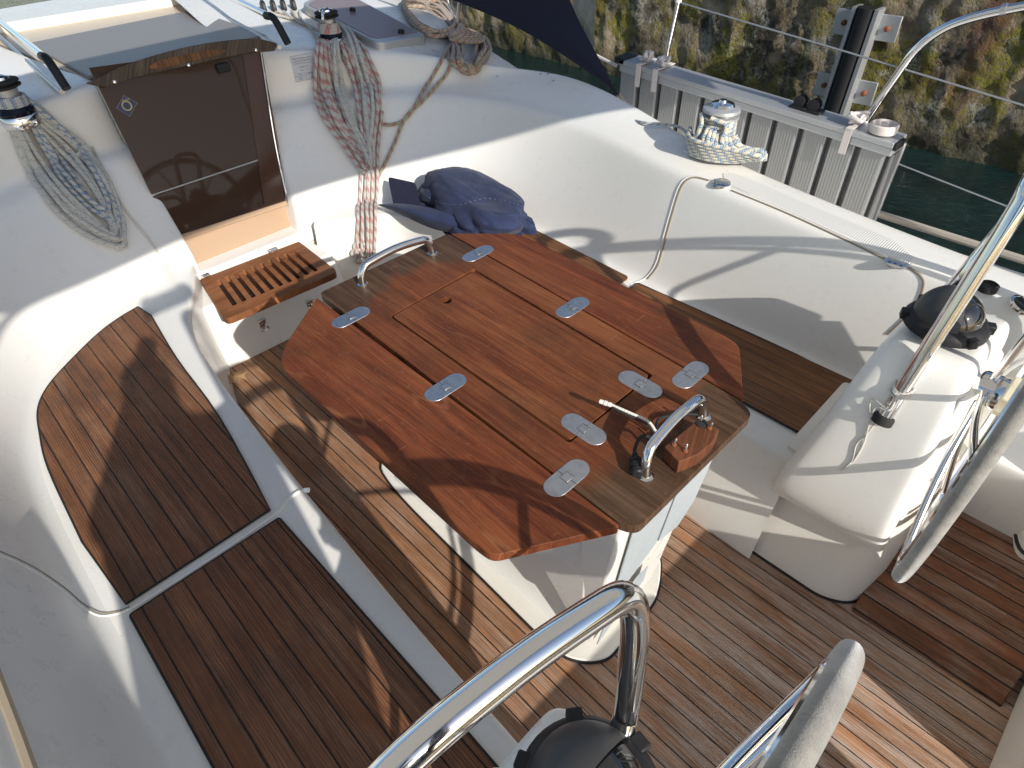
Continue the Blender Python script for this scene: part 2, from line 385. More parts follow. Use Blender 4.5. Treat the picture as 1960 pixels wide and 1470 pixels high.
# ================================================================== THE YACHT
boat = thing('sailing_yacht', 'white fibreglass sailing yacht whose teak-laid cockpit fills the view', 'sailing yacht')
ZS = .39
# plan path of the foot of the seat backs: (x, y), outward normal, crest height, crest offset, deck width, trunk factor
def wall(side):
    if side > 0:
        st = [(-1.6, .22), (-.3, .22), (.2, .225), (.7, .235), (1.2, .235), (1.6, .235), (1.95, .215), (2.27, .10), (2.50, -.10), (2.63, -.36), (2.66, -.635)]
    else:
        st = [(-1.6, -1.80), (-.3, -1.80), (.2, -1.80), (.7, -1.80), (1.2, -1.815), (1.6, -1.85), (1.98, -1.86), (2.30, -1.78), (2.52, -1.58), (2.63, -1.34), (2.66, -1.13)]
    s = side
    nr = [(0, s)]*6+[(.25, .97*s), (.6, .8*s), (.9, .43*s), (1, .08*s), (1, 0)]
    zc = [.77, .77, .775, .78, .79, .80, .80, .80, .80, .80, .80]
    oc = [.12, .12, .08, .11, .15, .21, .25, .26, .26, .25, .25] if s < 0 else [.12, .12, .12, .12, .13, .16, .19, .22, .24, .25, .25]
    ow = [.24, .24, .26, .33, .40, .48, .55, 0, 0, 0, 0]
    rows = []
    for i, ((x, y), (nx, ny), z, o, wd) in enumerate(zip(st, nr, zc, oc, ow)):
        k = 0 if i >= 9 else (.5 if i == 8 else 1)
        P = lambda d, zz: V((x+nx*d, y+ny*d, zz))
        r = [P(0, -.05), P(-.02*k, .2), P(-.07*k, ZS-.006), P(-.045*k, ZS-.004), P(-.012*k, ZS+.006), P(.010, ZS+.035), P(o*.34, ZS+.15), P(o*.86, z-.050), P(o*.975, z-.016), P(o*1.0+.018, z-.003), P(o+.04, z+.0005)]
        if i < 7:
            e = wd if i < 6 else wd
            tr = [0, 0, 0, 0, 0, .03, .10][i]
            r += [P(o+(e-o)*.45, z+tr*.6), P(e-.03, z+tr), P(e, z+tr-.012), P(e+.03, z+tr-.10), P(e+.09, .50), P(e+.14, .47), P(3.0-abs(y+.85)-.0, .45) if False else V((x, -.85+s*1.93, .44)), V((x, -.85+s*1.99, .42)), V((x, -.85+s*2.0, -.9))]
        else:
            zt = [.93, .97, 1.02, 1.04][i-7]; q = [.09, .08, .07, .07][i-7]
            fwd = V((.9, .55*s, .03)) if i < 9 else V((1.1, (.35*s if i == 9 else .2*s), .03))
            top = P(o+q+.06, zt)
            r += [P(o+q, z+.006), P(o+q+.02, z+.03), P(o+q+.035, zt-.03), top, top+V((nx*.05, ny*.05, .004))]
            r += [top+fwd*.3, top+fwd*.7+V((0, 0, .02)), top+fwd*1.0+V((0, 0, .03)), top+fwd*2.4]
        rows.append(r)
    # jamb station: the door opening widens upwards
    for r in (rows[-1],):
        for p in r:
            t = max(0, min(1, (p.z-.3)/.75))
            if side < 0: p.y -= .19*t*(1 if p.x < 3.2 else .6)
            else: p.y += 0.0*t
    last = [V((p.x+.34, p.y, p.z)) if j < 14 else V((p.x+.02, p.y, p.z)) for j, p in enumerate(rows[-1])]
    j0 = rows[-1]
    def shift(d, q): return [V((p.x+(d if p.x < 3.05 else 0), p.y+s*(-q), p.z)) for p in j0]
    rows.append([p.copy() for p in shift(.012, .012)]); rows.append(shift(.05, .02)); rows.append(shift(.5, .0))
    if s > 0:
        pass
    return rows
mould = []
for s, nm in ((1, 'port'), (-1, 'starboard')):
    rows = wall(s)
    if s < 0: rows = [r[::-1] for r in rows]
    o = loft('coaming', rows, GEL, boat, sub=3)
    mould.append(o)
# seats: nosing and front face
def seat(inner, outer, foot):
    rows = []
    for (x, yi), yo, yf in zip(inner, outer, foot):
        s = 1 if yo > yi else -1
        rows.append([V((x, yo, ZS)), V((x, (yi+yo)/2, ZS)), V((x, yi+s*.05, ZS)), V((x, yi+s*.012, ZS-.003)), V((x, yi, ZS-.016)), V((x, yi+s*.002, ZS-.06)), V((x, yf, .08)), V((x, yf-s*.01, .0)), V((x, yf-s*.01, -.05))])
    return rows
pi_ = [(-.5, -.29), (.4, -.292), (.8, -.305), (1.2, -.325), (1.6, -.35), (1.9, -.375), (2.12, -.40), (2.32, -.46), (2.48, -.56), (2.66, -.63)]
mould.append(loft('seat_base', seat(pi_, [.30]*10, [-.35, -.35, -.36, -.37, -.385, -.40, -.43, -.49, -.56, -.63]), GEL, boat, sub=2))
si_ = [(.29, -1.33), (.31, -1.335), (.7, -1.35), (1.2, -1.38), (1.6, -1.44), (1.85, -1.51), (2.1, -1.56), (2.3, -1.54), (2.42, -1.46), (2.50, -1.30), (2.60, -1.18)]
rr = seat(si_, [-1.95]*11, [-1.27, -1.27, -1.28, -1.32, -1.38, -1.46, -1.52, -1.50, -1.42, -1.27, -1.15])
mould.append(loft('seat_base', [r[::-1] for r in rr], GEL, boat, sub=2))
# slot moulding ahead of the starboard console under the seat front (foot well side)
bm = bmesh.new(); prism(bm, rounded([V((.90, -1.345, .30)), V((.90, -1.5, .30)), V((.375, -1.5, .30)), V((.375, -1.325, .30))], .02), .27)
mould.append(link('seat_base_panel', bm, GEL, boat, bevel=.018, seg=4))
bm = bmesh.new()
hexa(bm, [V((1.0, -1.288, 0)), V((1.0, -1.6, 0)), V((.31, -1.6, 0)), V((.31, -1.288, 0))], [V((1.0, -1.338, .16)), V((1.0, -1.6, .16)), V((.31, -1.6, .16)), V((.31, -1.338, .16))])
_c = bmesh.new(); tube(_c, [V((.34, -1.288, .003)), V((1.0, -1.286, .003))], .006, res=6); link('caulk_edge', _c, CAULK, boat)
mould.append(link('seat_base_plinth', bm, GEL_D, boat, bevel=.008, seg=3))
# bulkhead under the companionway and the ledge
bm = bmesh.new()
hexa(bm, [V((2.40, -.47, -.02)), V((2.395, -1.20, -.02)), V((2.95, -1.20, -.02)), V((2.95, -.47, -.02))], [V((2.46, -.50, .283)), V((2.45, -1.17, .283)), V((2.95, -1.17, .283)), V((2.95, -.55, .283))])
mould.append(link('bulkhead_base', bm, GEL, boat, bevel=.02, seg=4))
bm = bmesh.new(); box(bm, (2.82, -.87, .30), (.34, .66, .07)); mould.append(link('door_ledge', bm, GEL, boat, bevel=.012, seg=3))

# ------------------------------------------------------------------ teak
def sheet(name, outline, z, m, parent, th=.008, bevel=.0015):
    bm = bmesh.new(); prism(bm, [V((p.x, p.y, z)) for p in outline], th); return link(name, bm, m, parent, bevel=bevel)
bm = bmesh.new(); prism(bm, [V((2.45, -.36, .0)), V((2.45, -1.62, .0)), V((-.8, -1.62, .0)), V((-.8, .0, .0)), V((.0, .0, 0)), V((.3, -.36, .0))], .02)
sole = link('teak_sole', bm, TEAK_SOLE, boat)
g = .004
def zp(x, y, z=ZS): return Z(x, y, z)
# port forward seat teak, outline traced from its caulked edge
pf = [zp(265, 590), zp(230, 611), zp(190, 641), zp(130, 700), zp(92, 745), zp(75, 785), zp(78, 830), zp(95, 900), zp(160, 1040), zp(243, 1158), zp(380, 1073), zp(518, 978), zp(420, 800), zp(340, 690), zp(290, 606)]
pfo = crom(pf[:9], 5)+[pf[9]]+[pf[11]]+crom(pf[11:], 4)[1:]
sheet('teak_seat_panel', pfo, ZS+.008, TEAK_P, boat)
pa = [V((1.175, .165, 0)), V((.2, .165, 0)), V((-.6, .165, 0)), V((-.6, -.225, 0)), V((.45, -.228, 0)), V((1.172, -.222, 0))]
sheet('teak_seat_panel', rounded(pa, .006), ZS+.008, TEAK_P, boat)
sa = [V((1.165, -1.778, 0)), V((.315, -1.79, 0)), V((.31, -1.455, 0)), V((1.165, -1.47, 0))]
sheet('teak_seat_panel', rounded(sa, .006), ZS+.008, TEAK_S, boat)
sf = [V((1.215, -1.79, 0)), V((1.215, -1.47, 0)), V((1.7, -1.53, 0)), V((2.1, -1.615, 0)), V((2.33, -1.60, 0)), V((2.42, -1.56, 0)), V((2.30, -1.68, 0)), V((2.08, -1.80, 0)), V((1.8, -1.82, 0))]
sheet('teak_seat_panel', rounded(sf, .02), ZS+.008, TEAK_S, boat)
def caulkline(outline, z, r=.0035):
    bm = bmesh.new(); tube(bm, [V((p.x, p.y, z)) for p in outline], r, closed=True, res=6); return link('caulk_edge', bm, CAULK, boat)
caulkline(pfo, ZS+.006); caulkline(rounded(pa, .006), ZS+.006); caulkline(rounded(sa, .006), ZS+.006)

# ================================================================== HELM CONSOLES
def console(cy, s, name, wo=.34, ki=1.):
    """s=+1: inboard side faces port (the starboard console); the port console is its mirror"""
    c = lambda x, y, z: V((x, cy+s*y, z))
    rows = []
    # sections (y offset inboard +, z) from outboard over the top down the inboard face to the foot
    prof = [(-wo, .78), (-wo+.04, .80), (-wo*.47, .84), (-.01, .855), (.035, .848), (.072, .815), (.098, .74), (.122, .62), (.142, .50), (.156, .40), (.154, .345), (.138, .305), (.11, .285)]
    prof = [(a*ki if a > 0 else a, b) for a, b in prof]
    xs = [(.30, .90, -.02), (.29, .97, -.01), (.265, 1, 0), (.17, 1, 0), (.075, 1, 0), (.05, 1, 0), (.035, .96, -.012), (.03, .85, -.04)]
    for x, kk, dz in xs:
        row = []
        for (yy, zz) in prof:
            xt = x
            t = (zz-.27)/.58
            if x > .2: xt = x-.085*max(0, t-.2)+.01*(1-t)
            else: xt = x-(.03*(1-t) if x < .1 else 0)
            row.append(c(xt, (yy+.05)*kk-.05+(0 if kk == 1 else 0), zz+dz*(2 if zz > .6 else 1)))
        row.append(c(xt, .06, .24))
        rows.append(row)
    x0 = [V((.30, cy-s*.34, .3))]
    if s < 0: rows = [r[::-1] for r in rows]
    o = loft(name, rows, GEL, boat, sub=3); mould.append(o)
    # end caps
    for x, e in ((.262, 1), (.040, -1)):
        bm = bmesh.new(); pr = [(-wo, .27)]+[(a-.008, b-.02) for a, b in prof][:-2]+[(.10*ki, .285), (.0, .27)]
        vs = []
        for a, b in pr:
            t = max(0, (b-.27)/.58); xx = x-(.085*max(0, t-.2)-.01*(1-t) if e > 0 else (.03*(1-min(1, t))))
            vs.append(bm.verts.new(c(xx-e*.004, a-.012 if a > 0 else a, b)))
        bm.faces.new(vs); mould.append(link('console_end', bm, GEL, boat))
    # foot: sloping plinth down to the sole
    base = [c(.34, .13*ki, 0), c(.2, .13*ki, 0), c(.07, .13*ki, 0), c(.0, .09*ki, 0), c(-.03, .0, 0), c(-.03, -wo, 0), c(.34, -wo, 0)]
    base = rounded(base, [.02, .05, .06, .06, .06, .02, .02], 5)
    lv = []
    for z, sh in ((-.01, 0), (.012, .0), (.05, .012), (.15, .045), (.26, .08), (.40, .10)):
        cc = c(.30, -wo*.6, 0)
        lv.append([V((p.x+(cc.x-p.x)*sh*.35, p.y-s*sh*.9*max(0, 1-abs(p.y-(cy-s*.4))*0), z)) if (p.y-cy)*s > -wo+.02 else V((p.x, p.y, z)) for p in base])
    bm = bmesh.new(); G = [[bm.verts.new(p) for p in r] for r in lv]
    for A, B in zip(G, G[1:]):
        n = len(A)
        for k in range(n): bm.faces.new((A[k], A[(k+1) % n], B[(k+1) % n], B[k]))
    bm.faces.new(G[-1]); bmesh.ops.recalc_face_normals(bm, faces=bm.faces)
    mould.append(link('console_foot', bm, GEL_D, boat))
    bm = bmesh.new(); tube(bm, [V((p.x, p.y, .003)) for p in base], .006, closed=True, res=6); link('caulk_edge', bm, CAULK, boat)
console(-1.42, 1, 'helm_console')
console(-.24, -1, 'helm_console', .13, .62)

# raised teak foot board outboard of the starboard helm, bench across the stern
bm = bmesh.new(); hexa(bm, [V((-.01, -1.31, 0)), V((-.40, -1.315, 0)), V((-.40, -2.2, 0)), V((-.01, -2.2, 0))], [V((-.01, -1.42, .07)), V((-.40, -1.42, .07)), V((-.40, -2.2, .17)), V((-.01, -2.2, .17))])
link('helm_footboard', bm, TEAK_R, boat, bevel=.004)
for y0, y1 in ((-2.4, -1.10), (-.80, .30)):
    bm = bmesh.new(); hexa(bm, [V((-.415, y0, 0)), V((-.415, y1, 0)), V((-.95, y1, 0)), V((-.95, y0, 0))], [V((-.44, y0, .5)), V((-.44, y1, .5)), V((-.9, y1, .5)), V((-.9, y0, .5))])
    mould.append(link('stern_bench', bm, GEL_D, boat, bevel=.03, seg=4))
bm = bmesh.new(); box(bm, (-.66, -.95, .47), (.40, .302, .05)); link('unseen_seat_bridge', bm, TEAK_R, boat, bevel=.006)  # unseen plank over the gap, added to shape the sun patch on the sole
# inner wall beyond the starboard helm (white return beside the foot board)
bm = bmesh.new(); pr = crom([V((-.10, -1.88, 0)), V((-.155, -1.93, 0)), V((-.22, -1.86, 0)), V((-.27, -1.74, 0)), V((-.34, -1.72, 0)), V((-.42, -1.62, 0))], 6)
vb = [V((p.x, p.y, .10)) for p in pr]; vt = [V((p.x-.0, p.y-.10, .6)) for p in pr]
A = [bm.verts.new(p) for p in vb]; Bv = [bm.verts.new(p) for p in vt]
for i in range(len(A)-1): bm.faces.new((A[i], A[i+1], Bv[i+1], Bv[i]))
link('quarter_wall', bm, GEL_D, boat)
bm = bmesh.new(); tube(bm, [V((p.x, p.y, .135)) for p in pr], .005, res=6); link('caulk_edge', bm, CAULK, boat)

# ------------------------------------------------------------------ surfaces to rest things on
bpy.context.view_layer.update()
dg = bpy.context.evaluated_depsgraph_get()
def tree_of(objs):
    vs, fs = [], []
    for o in objs:
        e = o.evaluated_get(dg); me = e.to_mesh(); b = len(vs); mw = o.matrix_world
        vs += [mw @ v.co for v in me.vertices]; fs += [[b+i for i in p.vertices] for p in me.polygons]; e.to_mesh_clear()
    return BVHTree.FromPolygons(vs, fs)
BV = tree_of(mould)
def S(x, y, off=.0, dflt=.8):       # the moulded surface seen at a measured mark, lifted by off
    d = ray(x, y).normalized(); h = BV.ray_cast(EYE, d)
    if h[0] is None: return Z(x, y, dflt)
    n = h[1]
    if n.dot(d) > 0: n = -n
    return h[0]+n*off
def SP(pts, n=6, off=.012):
    P3 = crom([V((p[0], p[1], (p[2] if len(p) > 2 else off)*1000)) for p in pts], n)
    return [S(p.x, p.y, p.z/1000) for p in P3]
def SN(x, y):
    d = ray(x, y).normalized(); h = BV.ray_cast(EYE, d); n = h[1] if h[0] else V((0, 0, 1)); return -n if n.dot(d) > 0 else n
def D(x, y, off=0, z0=1.6):
    h = BV.ray_cast(V((x, y, z0)), V((0, 0, -1))); return V((x, y, (h[0].z if h[0] else .8)+off))

# ================================================================== TABLE
ZT = .73
def T(x, y, z=ZT): return Z(x, y, z)
tb = thing('cockpit_table', 'octagonal reddish teak cockpit table with two drop leaves on a white pedestal', 'table', (.9, -.88, 0))
cf = [T(610, 561), T(857, 447), T(1419, 768), T(1441, 793), T(1222, 1009), T(1187, 1002)]
lid = [T(751, 605), T(907, 519), T(1243, 718), T(1091, 842)]
holeL = [T(745.5, 605), T(907.5, 514), T(1250, 718.5), T(1090, 848)]
bm = bmesh.new(); prism(bm, rounded(cf, [.02, .02, .02, .035, .05, .02], 6), .024, [rounded(holeL, .008, 3)])
link('table_top', bm, TW_C, tb, bevel=.003, seg=3)
fh = T(854, 575); bm = bmesh.new()
prism(bm, rounded(lid, .01, 4), .02, [[fh+V((math.cos(a)*.016, math.sin(a)*.016, 0)) for a in [i*math.pi/10 for i in range(20)]]])
link('lid', bm, TW_H, tb, bevel=.002)
bm = bmesh.new(); box(bm, (sum(p.x for p in lid)/4, sum(p.y for p in lid)/4, ZT-.05), (.72, .34, .05)); link('locker_box', bm, BLACKP, tb)
ll = [T(601, 571), T(1180, 1006), T(1183, 1010), T(930, 1064), T(537, 704), T(545, 660)]
ll = [T(606, 569), T(1188, 1006.5), T(942, 1064), T(912, 1043), T(535, 699), T(545, 661)]
bm = bmesh.new(); prism(bm, rounded(ll, [.01, .01, .03, .03, .04, .03], 6), .024); link('table_leaf', bm, TW_L, tb, bevel=.004, seg=3)
rl = [T(862, 446.5), T(994, 447), T(1383, 640), T(1415, 660), T(1423, 764), T(1421, 765.5)]
bm = bmesh.new(); prism(bm, rounded(rl, [.01, .05, .05, .04, .01, .002], 6), .024); link('table_leaf', bm, TW_R, tb, bevel=.004, seg=3)
# hinge plates
def plate(px, ax):
    p = T(*px)+V((0, 0, .001)); u = V((1, 0, 0)) if ax == 'x' else V((0, 1, 0)); v = V((-u.y, u.x, 0)); a, b = .033, .0265
    out = []
    for sgn in (1, -1):
        for k in range(11):
            t = -math.pi/2+math.pi*k/10; out.append(p+u*(sgn*(a+b*math.cos(t)))+v*(sgn*b*math.sin(t)))
    bm = bmesh.new(); prism(bm, out, .003); o = link('hinge_plate', bm, STEEL, tb, bevel=.0008)
    bm = bmesh.new(); hs = .0115
    tube(bm, [p+u*i*hs+v*j*hs+V((0, 0, .0004)) for i, j in ((-1, -1), (1, -1), (1, 1), (-1, 1))], .0006, closed=True, res=5)
    for sg in (-1, 1): tube(bm, [p+v*sg*.012+V((0, 0, -.0003)), p+v*sg*.026+V((0, 0, -.0003))], .0016, res=6)
    link('hinge_joint', bm, mat('hinge_gap', (.12, .12, .12), .6), o)
    bm = bmesh.new(); box(bm, p+V((0, 0, .0006)), (.019, .019, .002)); link('hinge_pin_cover', bm, STEEL, o, bevel=.0006)
for q in ((672, 607), (853, 741), (1085, 914), (915, 485), (1096, 588), (1322, 717)): plate(q, 'y')
for q in ((1225, 735), (1117, 821)): plate(q, 'x')
def handle(a, b, lean, h, name='grab_handle'):
    A, B = T(*a), T(*b); L = B-A; up = V((lean, 0, h))
    pts = crom([A+V((0, 0, -.004)), A+up*.45+L*.012, A+up*.85+L*.07, A+up*1.0+L*.17, A+up*1.12+L*.5, A+up*1.0+L*.83, A+up*.85+L*.93, A+up*.45+L*.988, B+V((0, 0, -.004))], 7)
    bm = bmesh.new(); tube(bm, pts, .012, res=16); o = link(name, bm, CHROME, tb)
    for q in (A, B):
        bm = bmesh.new(); lathe(bm, [(.017, 0), (.017, .002), (.012, .005)], q, res=20); link('foot_flange', bm, CHROME, o)
handle((694, 544), (828, 485), .0, .062); handle((1236, 911), (1347, 797), .012, .066)
# pedestal
bo = [V((1.46, -.70, 0)), V((1.46, -1.05, 0)), V((.43, -1.04, 0)), V((.415, -.66, 0)), V((.52, -.605, 0)), V((1.40, -.63, 0))]
bo = [T(*p, 0) for p in ((725, 893), (745, 925), (782, 968), (1047, 1232), (1085, 1262), (1130, 1270), (1165, 1262), (1255, 1150), (1264, 1105))]+[V((.50, -1.08, 0)), V((1.40, -1.10, 0)), V((1.47, -1.0, 0)), V((1.48, -.75, 0))]
bo = [V((p.x, p.y, .012)) for p in bo]; boR = rounded(bo, .06, 4)
bm = bmesh.new(); prism(bm, boR, .02); link('pedestal_flange', bm, GEL_D, tb, bevel=.004)
bm = bmesh.new(); tube(bm, [V((p.x, p.y, .003)) for p in boR], .006, closed=True, res=6); link('caulk_edge', bm, CAULK, tb)
lv = []
for z, x0, x1, y0, y1 in ((.01, .50, 1.40, -.66, -1.03), (.03, .52, 1.38, -.68, -1.01), (.10, .56, 1.33, -.71, -.99), (.22, .57, 1.30, -.72, -.98), (.45, .56, 1.32, -.72, -.99), (.70, .50, 1.40, -.70, -1.02)):
    lv.append(rounded([V((x0, y0, z)), V((x1, y0, z)), V((x1, y1, z)), V((x0, y1, z))], .07, 6))
bm = bmesh.new(); G = [[bm.verts.new(p) for p in r] for r in lv]
for A, B in zip(G, G[1:]):
    n = len(A)
    for k in range(n): bm.faces.new((A[k], A[(k+1) % n], B[(k+1) % n], B[k]))
bm.faces.new(G[-1]); bmesh.ops.recalc_face_normals(bm, faces=bm.faces); link('pedestal', bm, GEL, tb)
# aft end frame and leaf bracket
bm = bmesh.new()
hexa(bm, [V((.50, -.665, .06)), V((.445, -.665, .09)), V((.445, -.955, .09)), V((.50, -.955, .06))], [V((.50, -.645, .70)), V((.385, -.645, .70)), V((.385, -.965, .70)), V((.50, -.965, .70))])
link('end_frame', bm, GEL, tb, bevel=.012, seg=3)
bm = bmesh.new(); q = [V((.93, -.69, .695)), V((.47, -.69, .695)), V((.47, -.69, .18)), V((.52, -.69, .16)), V((.66, -.69, .33))]
hexa(bm, [p+V((0, .0, 0)) for p in q], [p+V((0, .035, 0)) for p in q]); bmesh.ops.recalc_face_normals(bm, faces=bm.faces); link('leaf_bracket', bm, GEL, tb, bevel=.01, seg=3)
# tape patches round the aft end
for k, (pts, dx) in enumerate((([(-.675, .69), (-.835, .69), (-.84, .43), (-.77, .37), (-.69, .30)], .0), ([(-.83, .685), (-.975, .685), (-.975, .47), (-.93, .40), (-.835, .44)], .004), ([(-.68, .27), (-.78, .34), (-.82, .34), (-.83, .25), (-.75, .18), (-.67, .10)], .008))):
    bm = bmesh.new(); f = []
    for yy, zz in pts: 
        t = (zz-.09)/.61; f.append(V((.445-.06*t-.006-dx, yy, zz)))
    hexa(bm, f, [p+V((-.0025, 0, 0)) for p in f]); bmesh.ops.recalc_face_normals(bm, faces=bm.faces); link('tape_patch', bm, TAPE, tb)

bm = bmesh.new()
for a_, b_ in (((604, 575), (1180, 1000)), ((862, 450), (1412, 764))):
    A, B = T(*a_), T(*b_); A = A.lerp(B, .03); B = A.lerp(B, .97)
    hexa(bm, [V((A.x, A.y-.03, ZT-.05)), V((B.x, B.y-.03, ZT-.05)), V((B.x, B.y+.03, ZT-.05)), V((A.x, A.y+.03, ZT-.05))], [V((A.x, A.y-.03, ZT-.027)), V((B.x, B.y-.03, ZT-.027)), V((B.x, B.y+.03, ZT-.027)), V((A.x, A.y+.03, ZT-.027))])
bmesh.ops.recalc_face_normals(bm, faces=bm.faces); link('gap_shade_strip', bm, mat('dark_gap_shade', (.03, .016, .01), .8), tb)  # added dark strips stand in for the shade inside the leaf gaps
# loose wooden block with screws on the table
wb = thing('wooden_block', 'small reddish wooden block with four rusty screws lying by the aft table handle', 'wood block', T(1330, 860))
bt = [(1275, 845), (1345, 795), (1375, 825), (1362, 853), (1330, 878), (1298, 885), (1267, 868)]
bt = [(1271, 855), (1335, 803), (1377, 821), (1365, 845), (1337, 869), (1300, 884)]
BLK = tablewood('block_wood', (.20, .070, .030), (.10, .03, .016), (.27, .10, .045), 1.2, off=6)
bm = bmesh.new(); prism(bm, [Z(x, y, ZT+.038) for x, y in bt], .037); link('block', bm, BLK, wb, bevel=.002)
RUST = mat('rust', (.22, .075, .03), .8)
for (x, y) in ((1290, 852), (1312, 864), (1341, 808), (1358, 820)):
    p = Z(x, y, ZT+.038); bm = bmesh.new(); lathe(bm, [(.0055, 0), (.0055, .004), (.003, .005)], p, res=8); s_ = link('screw', bm, RUST, wb)
    bm = bmesh.new(); lathe(bm, [(.0022, .004), (.0024, .018), (.001, .020)], p, (random.uniform(-.2, .2), random.uniform(-.2, .2), 1), res=8); link('screw_tip', bm, STEEL, s_)
bm = bmesh.new(); lathe(bm, [(.013, 0), (.013, .004), (.006, .006)], Z(1343, 812, ZT+.037), res=16); link('washer', bm, RUBBER, wb)
# cable with connector
cb = thing('instrument_cable', 'black cable with a white tip and a ribbed plug curled beside the aft table handle', 'cable', T(1230, 830))
bm = bmesh.new(); tube(bm, crom([Z(1338, 793, ZT+.006), Z(1300, 793, ZT+.012), Z(1265, 800, ZT+.012), Z(1257, 815, ZT+.01), Z(1263, 838, ZT+.01), Z(1250, 850, ZT+.02), Z(1240, 835, ZT+.03), Z(1225, 838, ZT+.04), Z(1215, 860, ZT+.03), Z(1216, 880, ZT+.02)], 6), .0038, res=8); link('lead', bm, RUBBER, cb)
bm = bmesh.new(); tube(bm, crom([Z(1255, 825, ZT+.012), Z(1240, 806, ZT+.03), Z(1205, 790, ZT+.045), Z(1175, 777, ZT+.05), Z(1166, 773, ZT+.05)], 6), .0032, res=8); link('white_lead', bm, CORD, cb)
bm = bmesh.new(); tube(bm, crom([Z(1252, 828, ZT+.012), Z(1238, 812, ZT+.028), Z(1203, 795, ZT+.043), Z(1172, 780, ZT+.049)], 6), .0028, res=8); link('thin_lead', bm, RUBBER, cb)
bm = bmesh.new(); A = Z(1172, 776, ZT+.05); Bq = Z(1145, 767, ZT+.053); d = (Bq-A).normalized()
lathe(bm, [(.004, 0), (.0055, .004), (.0055, .01), (.004, .011), (.0062, .013), (.0062, .019), (.004, .020), (.0055, .022), (.005, .03)], A, d, res=12); link('white_tip', bm, WEB, cb)
bm = bmesh.new(); A = Z(1216, 876, ZT+.018); Bq = Z(1220, 908, ZT+.014); d = (Bq-A).normalized()
lathe(bm, [(.005, -.012), (.009, 0), (.013, .004), (.013, .012), (.011, .013), (.0135, .015), (.0135, .026), (.011, .027), (.013, .029), (.013, .04), (.010, .043)], A, d, res=14); link('plug', bm, BLACKP, cb)

# ================================================================== STEP
stp = thing('step_grating', 'slatted teak step hinged in front of the companionway door', 'step', (2.45, -.85, .30))
ZG = .318
c4 = [Z(430, 613, ZG), Z(647, 520, ZG), Z(572, 462, ZG), Z(382, 535, ZG)]
def bil(u, v): return c4[0].lerp(c4[1], u).lerp(c4[3].lerp(c4[2], u), v)
hs = []
NS = 10
hole = []
for i in range(NS):
    u0 = .09+(.82)*i/NS+.022; u1 = .09+.82*(i+1)/NS-.022
    hole.append(rounded([bil(u0, .20), bil(u1, .20), bil(u1, .84), bil(u0, .84)], .004, 2))
bm = bmesh.new(); prism(bm, rounded([bil(0, 0), bil(1, 0), bil(1, 1), bil(0, 1)], [.035, .035, .01, .01], 5), .028, hole); link('slatted_board', bm, STEPW, stp, bevel=.003)
bm = bmesh.new(); prism(bm, [bil(.06, .12)-V((0, 0, .0285)), bil(.94, .12)-V((0, 0, .0285)), bil(.94, .9)-V((0, 0, .0285)), bil(.06, .9)-V((0, 0, .0285))], .003); link('shade_plate', bm, mat('dark_step_shade', (.03, .014, .008), .8), stp)  # dark sheet added in place of the shade below the slats
for x, y in ((392, 527), (523, 478)):
    p = Z(x, y, ZG+.008); bm = bmesh.new(); box(bm, p, (.035, .038, .004)); tube(bm, [p+V((.0, -.019, .003)), p+V((0, .019, .003))], .005, res=8); link('hinge', bm, CHROME, stp, bevel=.001)
for x, y in ((500, 618), (590, 580)):
    p = Xp(x, y, 2.435); p = V((2.415+.19*p.z*.3, p.y, p.z))
    t = thing('ring_latch', 'stainless ring latch on the white step front, %s' % ('nearer the port seat' if x < 550 else 'nearer the table corner'), 'latch', p, 'latches below the slatted step')
    bm = bmesh.new(); box(bm, p, (.006, .032, .055)); link('back_plate', bm, CHROME, t, bevel=.0015)
    bm = bmesh.new(); box(bm, p+V((-.008, 0, .024)), (.012, .034, .014)); link('hook', bm, CHROME, t, bevel=.003)
    bm = bmesh.new(); tube(bm, [p+V((-.012, math.cos(a)*.017, -.02+math.sin(a)*.014)) for a in [i*math.pi/8 for i in range(16)]], .0028, closed=True, res=8); link('ring', bm, CHROME, t)

# ================================================================== COMPANIONWAY
DP, DN = V((2.73, 0, .33)), V((1, 0, -.26)).normalized()
def DR(x, y, off=0): 
    return PL(x, y, DP, DN)-DN*off
dr = thing('companionway_door', 'dark smoked acrylic washboards with an arched weathered wooden top rail', 'door', (2.75, -.9, .33))
def slab(name, px, mtl, parent, off, th=.008, bevel=.001):
    bm = bmesh.new(); f = [DR(x, y, off) for x, y in px]; hexa(bm, [p+DN*th for p in f], f); bmesh.ops.recalc_face_normals(bm, faces=bm.faces)
    return link(name, bm, mtl, parent, bevel=bevel, smooth=False)
slab('door_frame', [(200, 178), (340, 470), (372, 530), (570, 462), (503, 98)], BEIGE, dr, -.012, .03)
slab('upper_washboard', [(170, 130), (290, 372), (533, 291), (499, 85)], SMOKE, dr, .004)
slab('inner_trim', [(462, 96), (499, 87), (544, 380), (505, 392)], mat('brown_trim', (.085, .040, .024), .08, spec=.3), dr, .0065, .002)
slab('lower_washboard', [(292, 376), (330, 454), (546, 384), (535, 295)], SMOKE, dr, .001)
slab('washboard_joint', [(295, 370.5), (296, 373), (534, 294.5), (533, 292)], WIRE, dr, .006, .006)
slab('sill', [(330, 454), (338, 463), (550, 392), (546, 384)], BEIGE, dr, .008, .02)
bm = bmesh.new(); a1 = crom([DR(163, 160, .03), DR(230, 128, .03), DR(300, 105, .03), (DR(370, 88, .03)), DR(440, 78, .03), DR(490, 76, .03), DR(524, 84, .03)], 5); b1 = crom([DR(200, 168, .03), DR(250, 152, .03), DR(300, 139, .03), DR(360, 126, .03), DR(420, 113, .03), DR(480, 102, .03), DR(522, 98, .03)], 5)
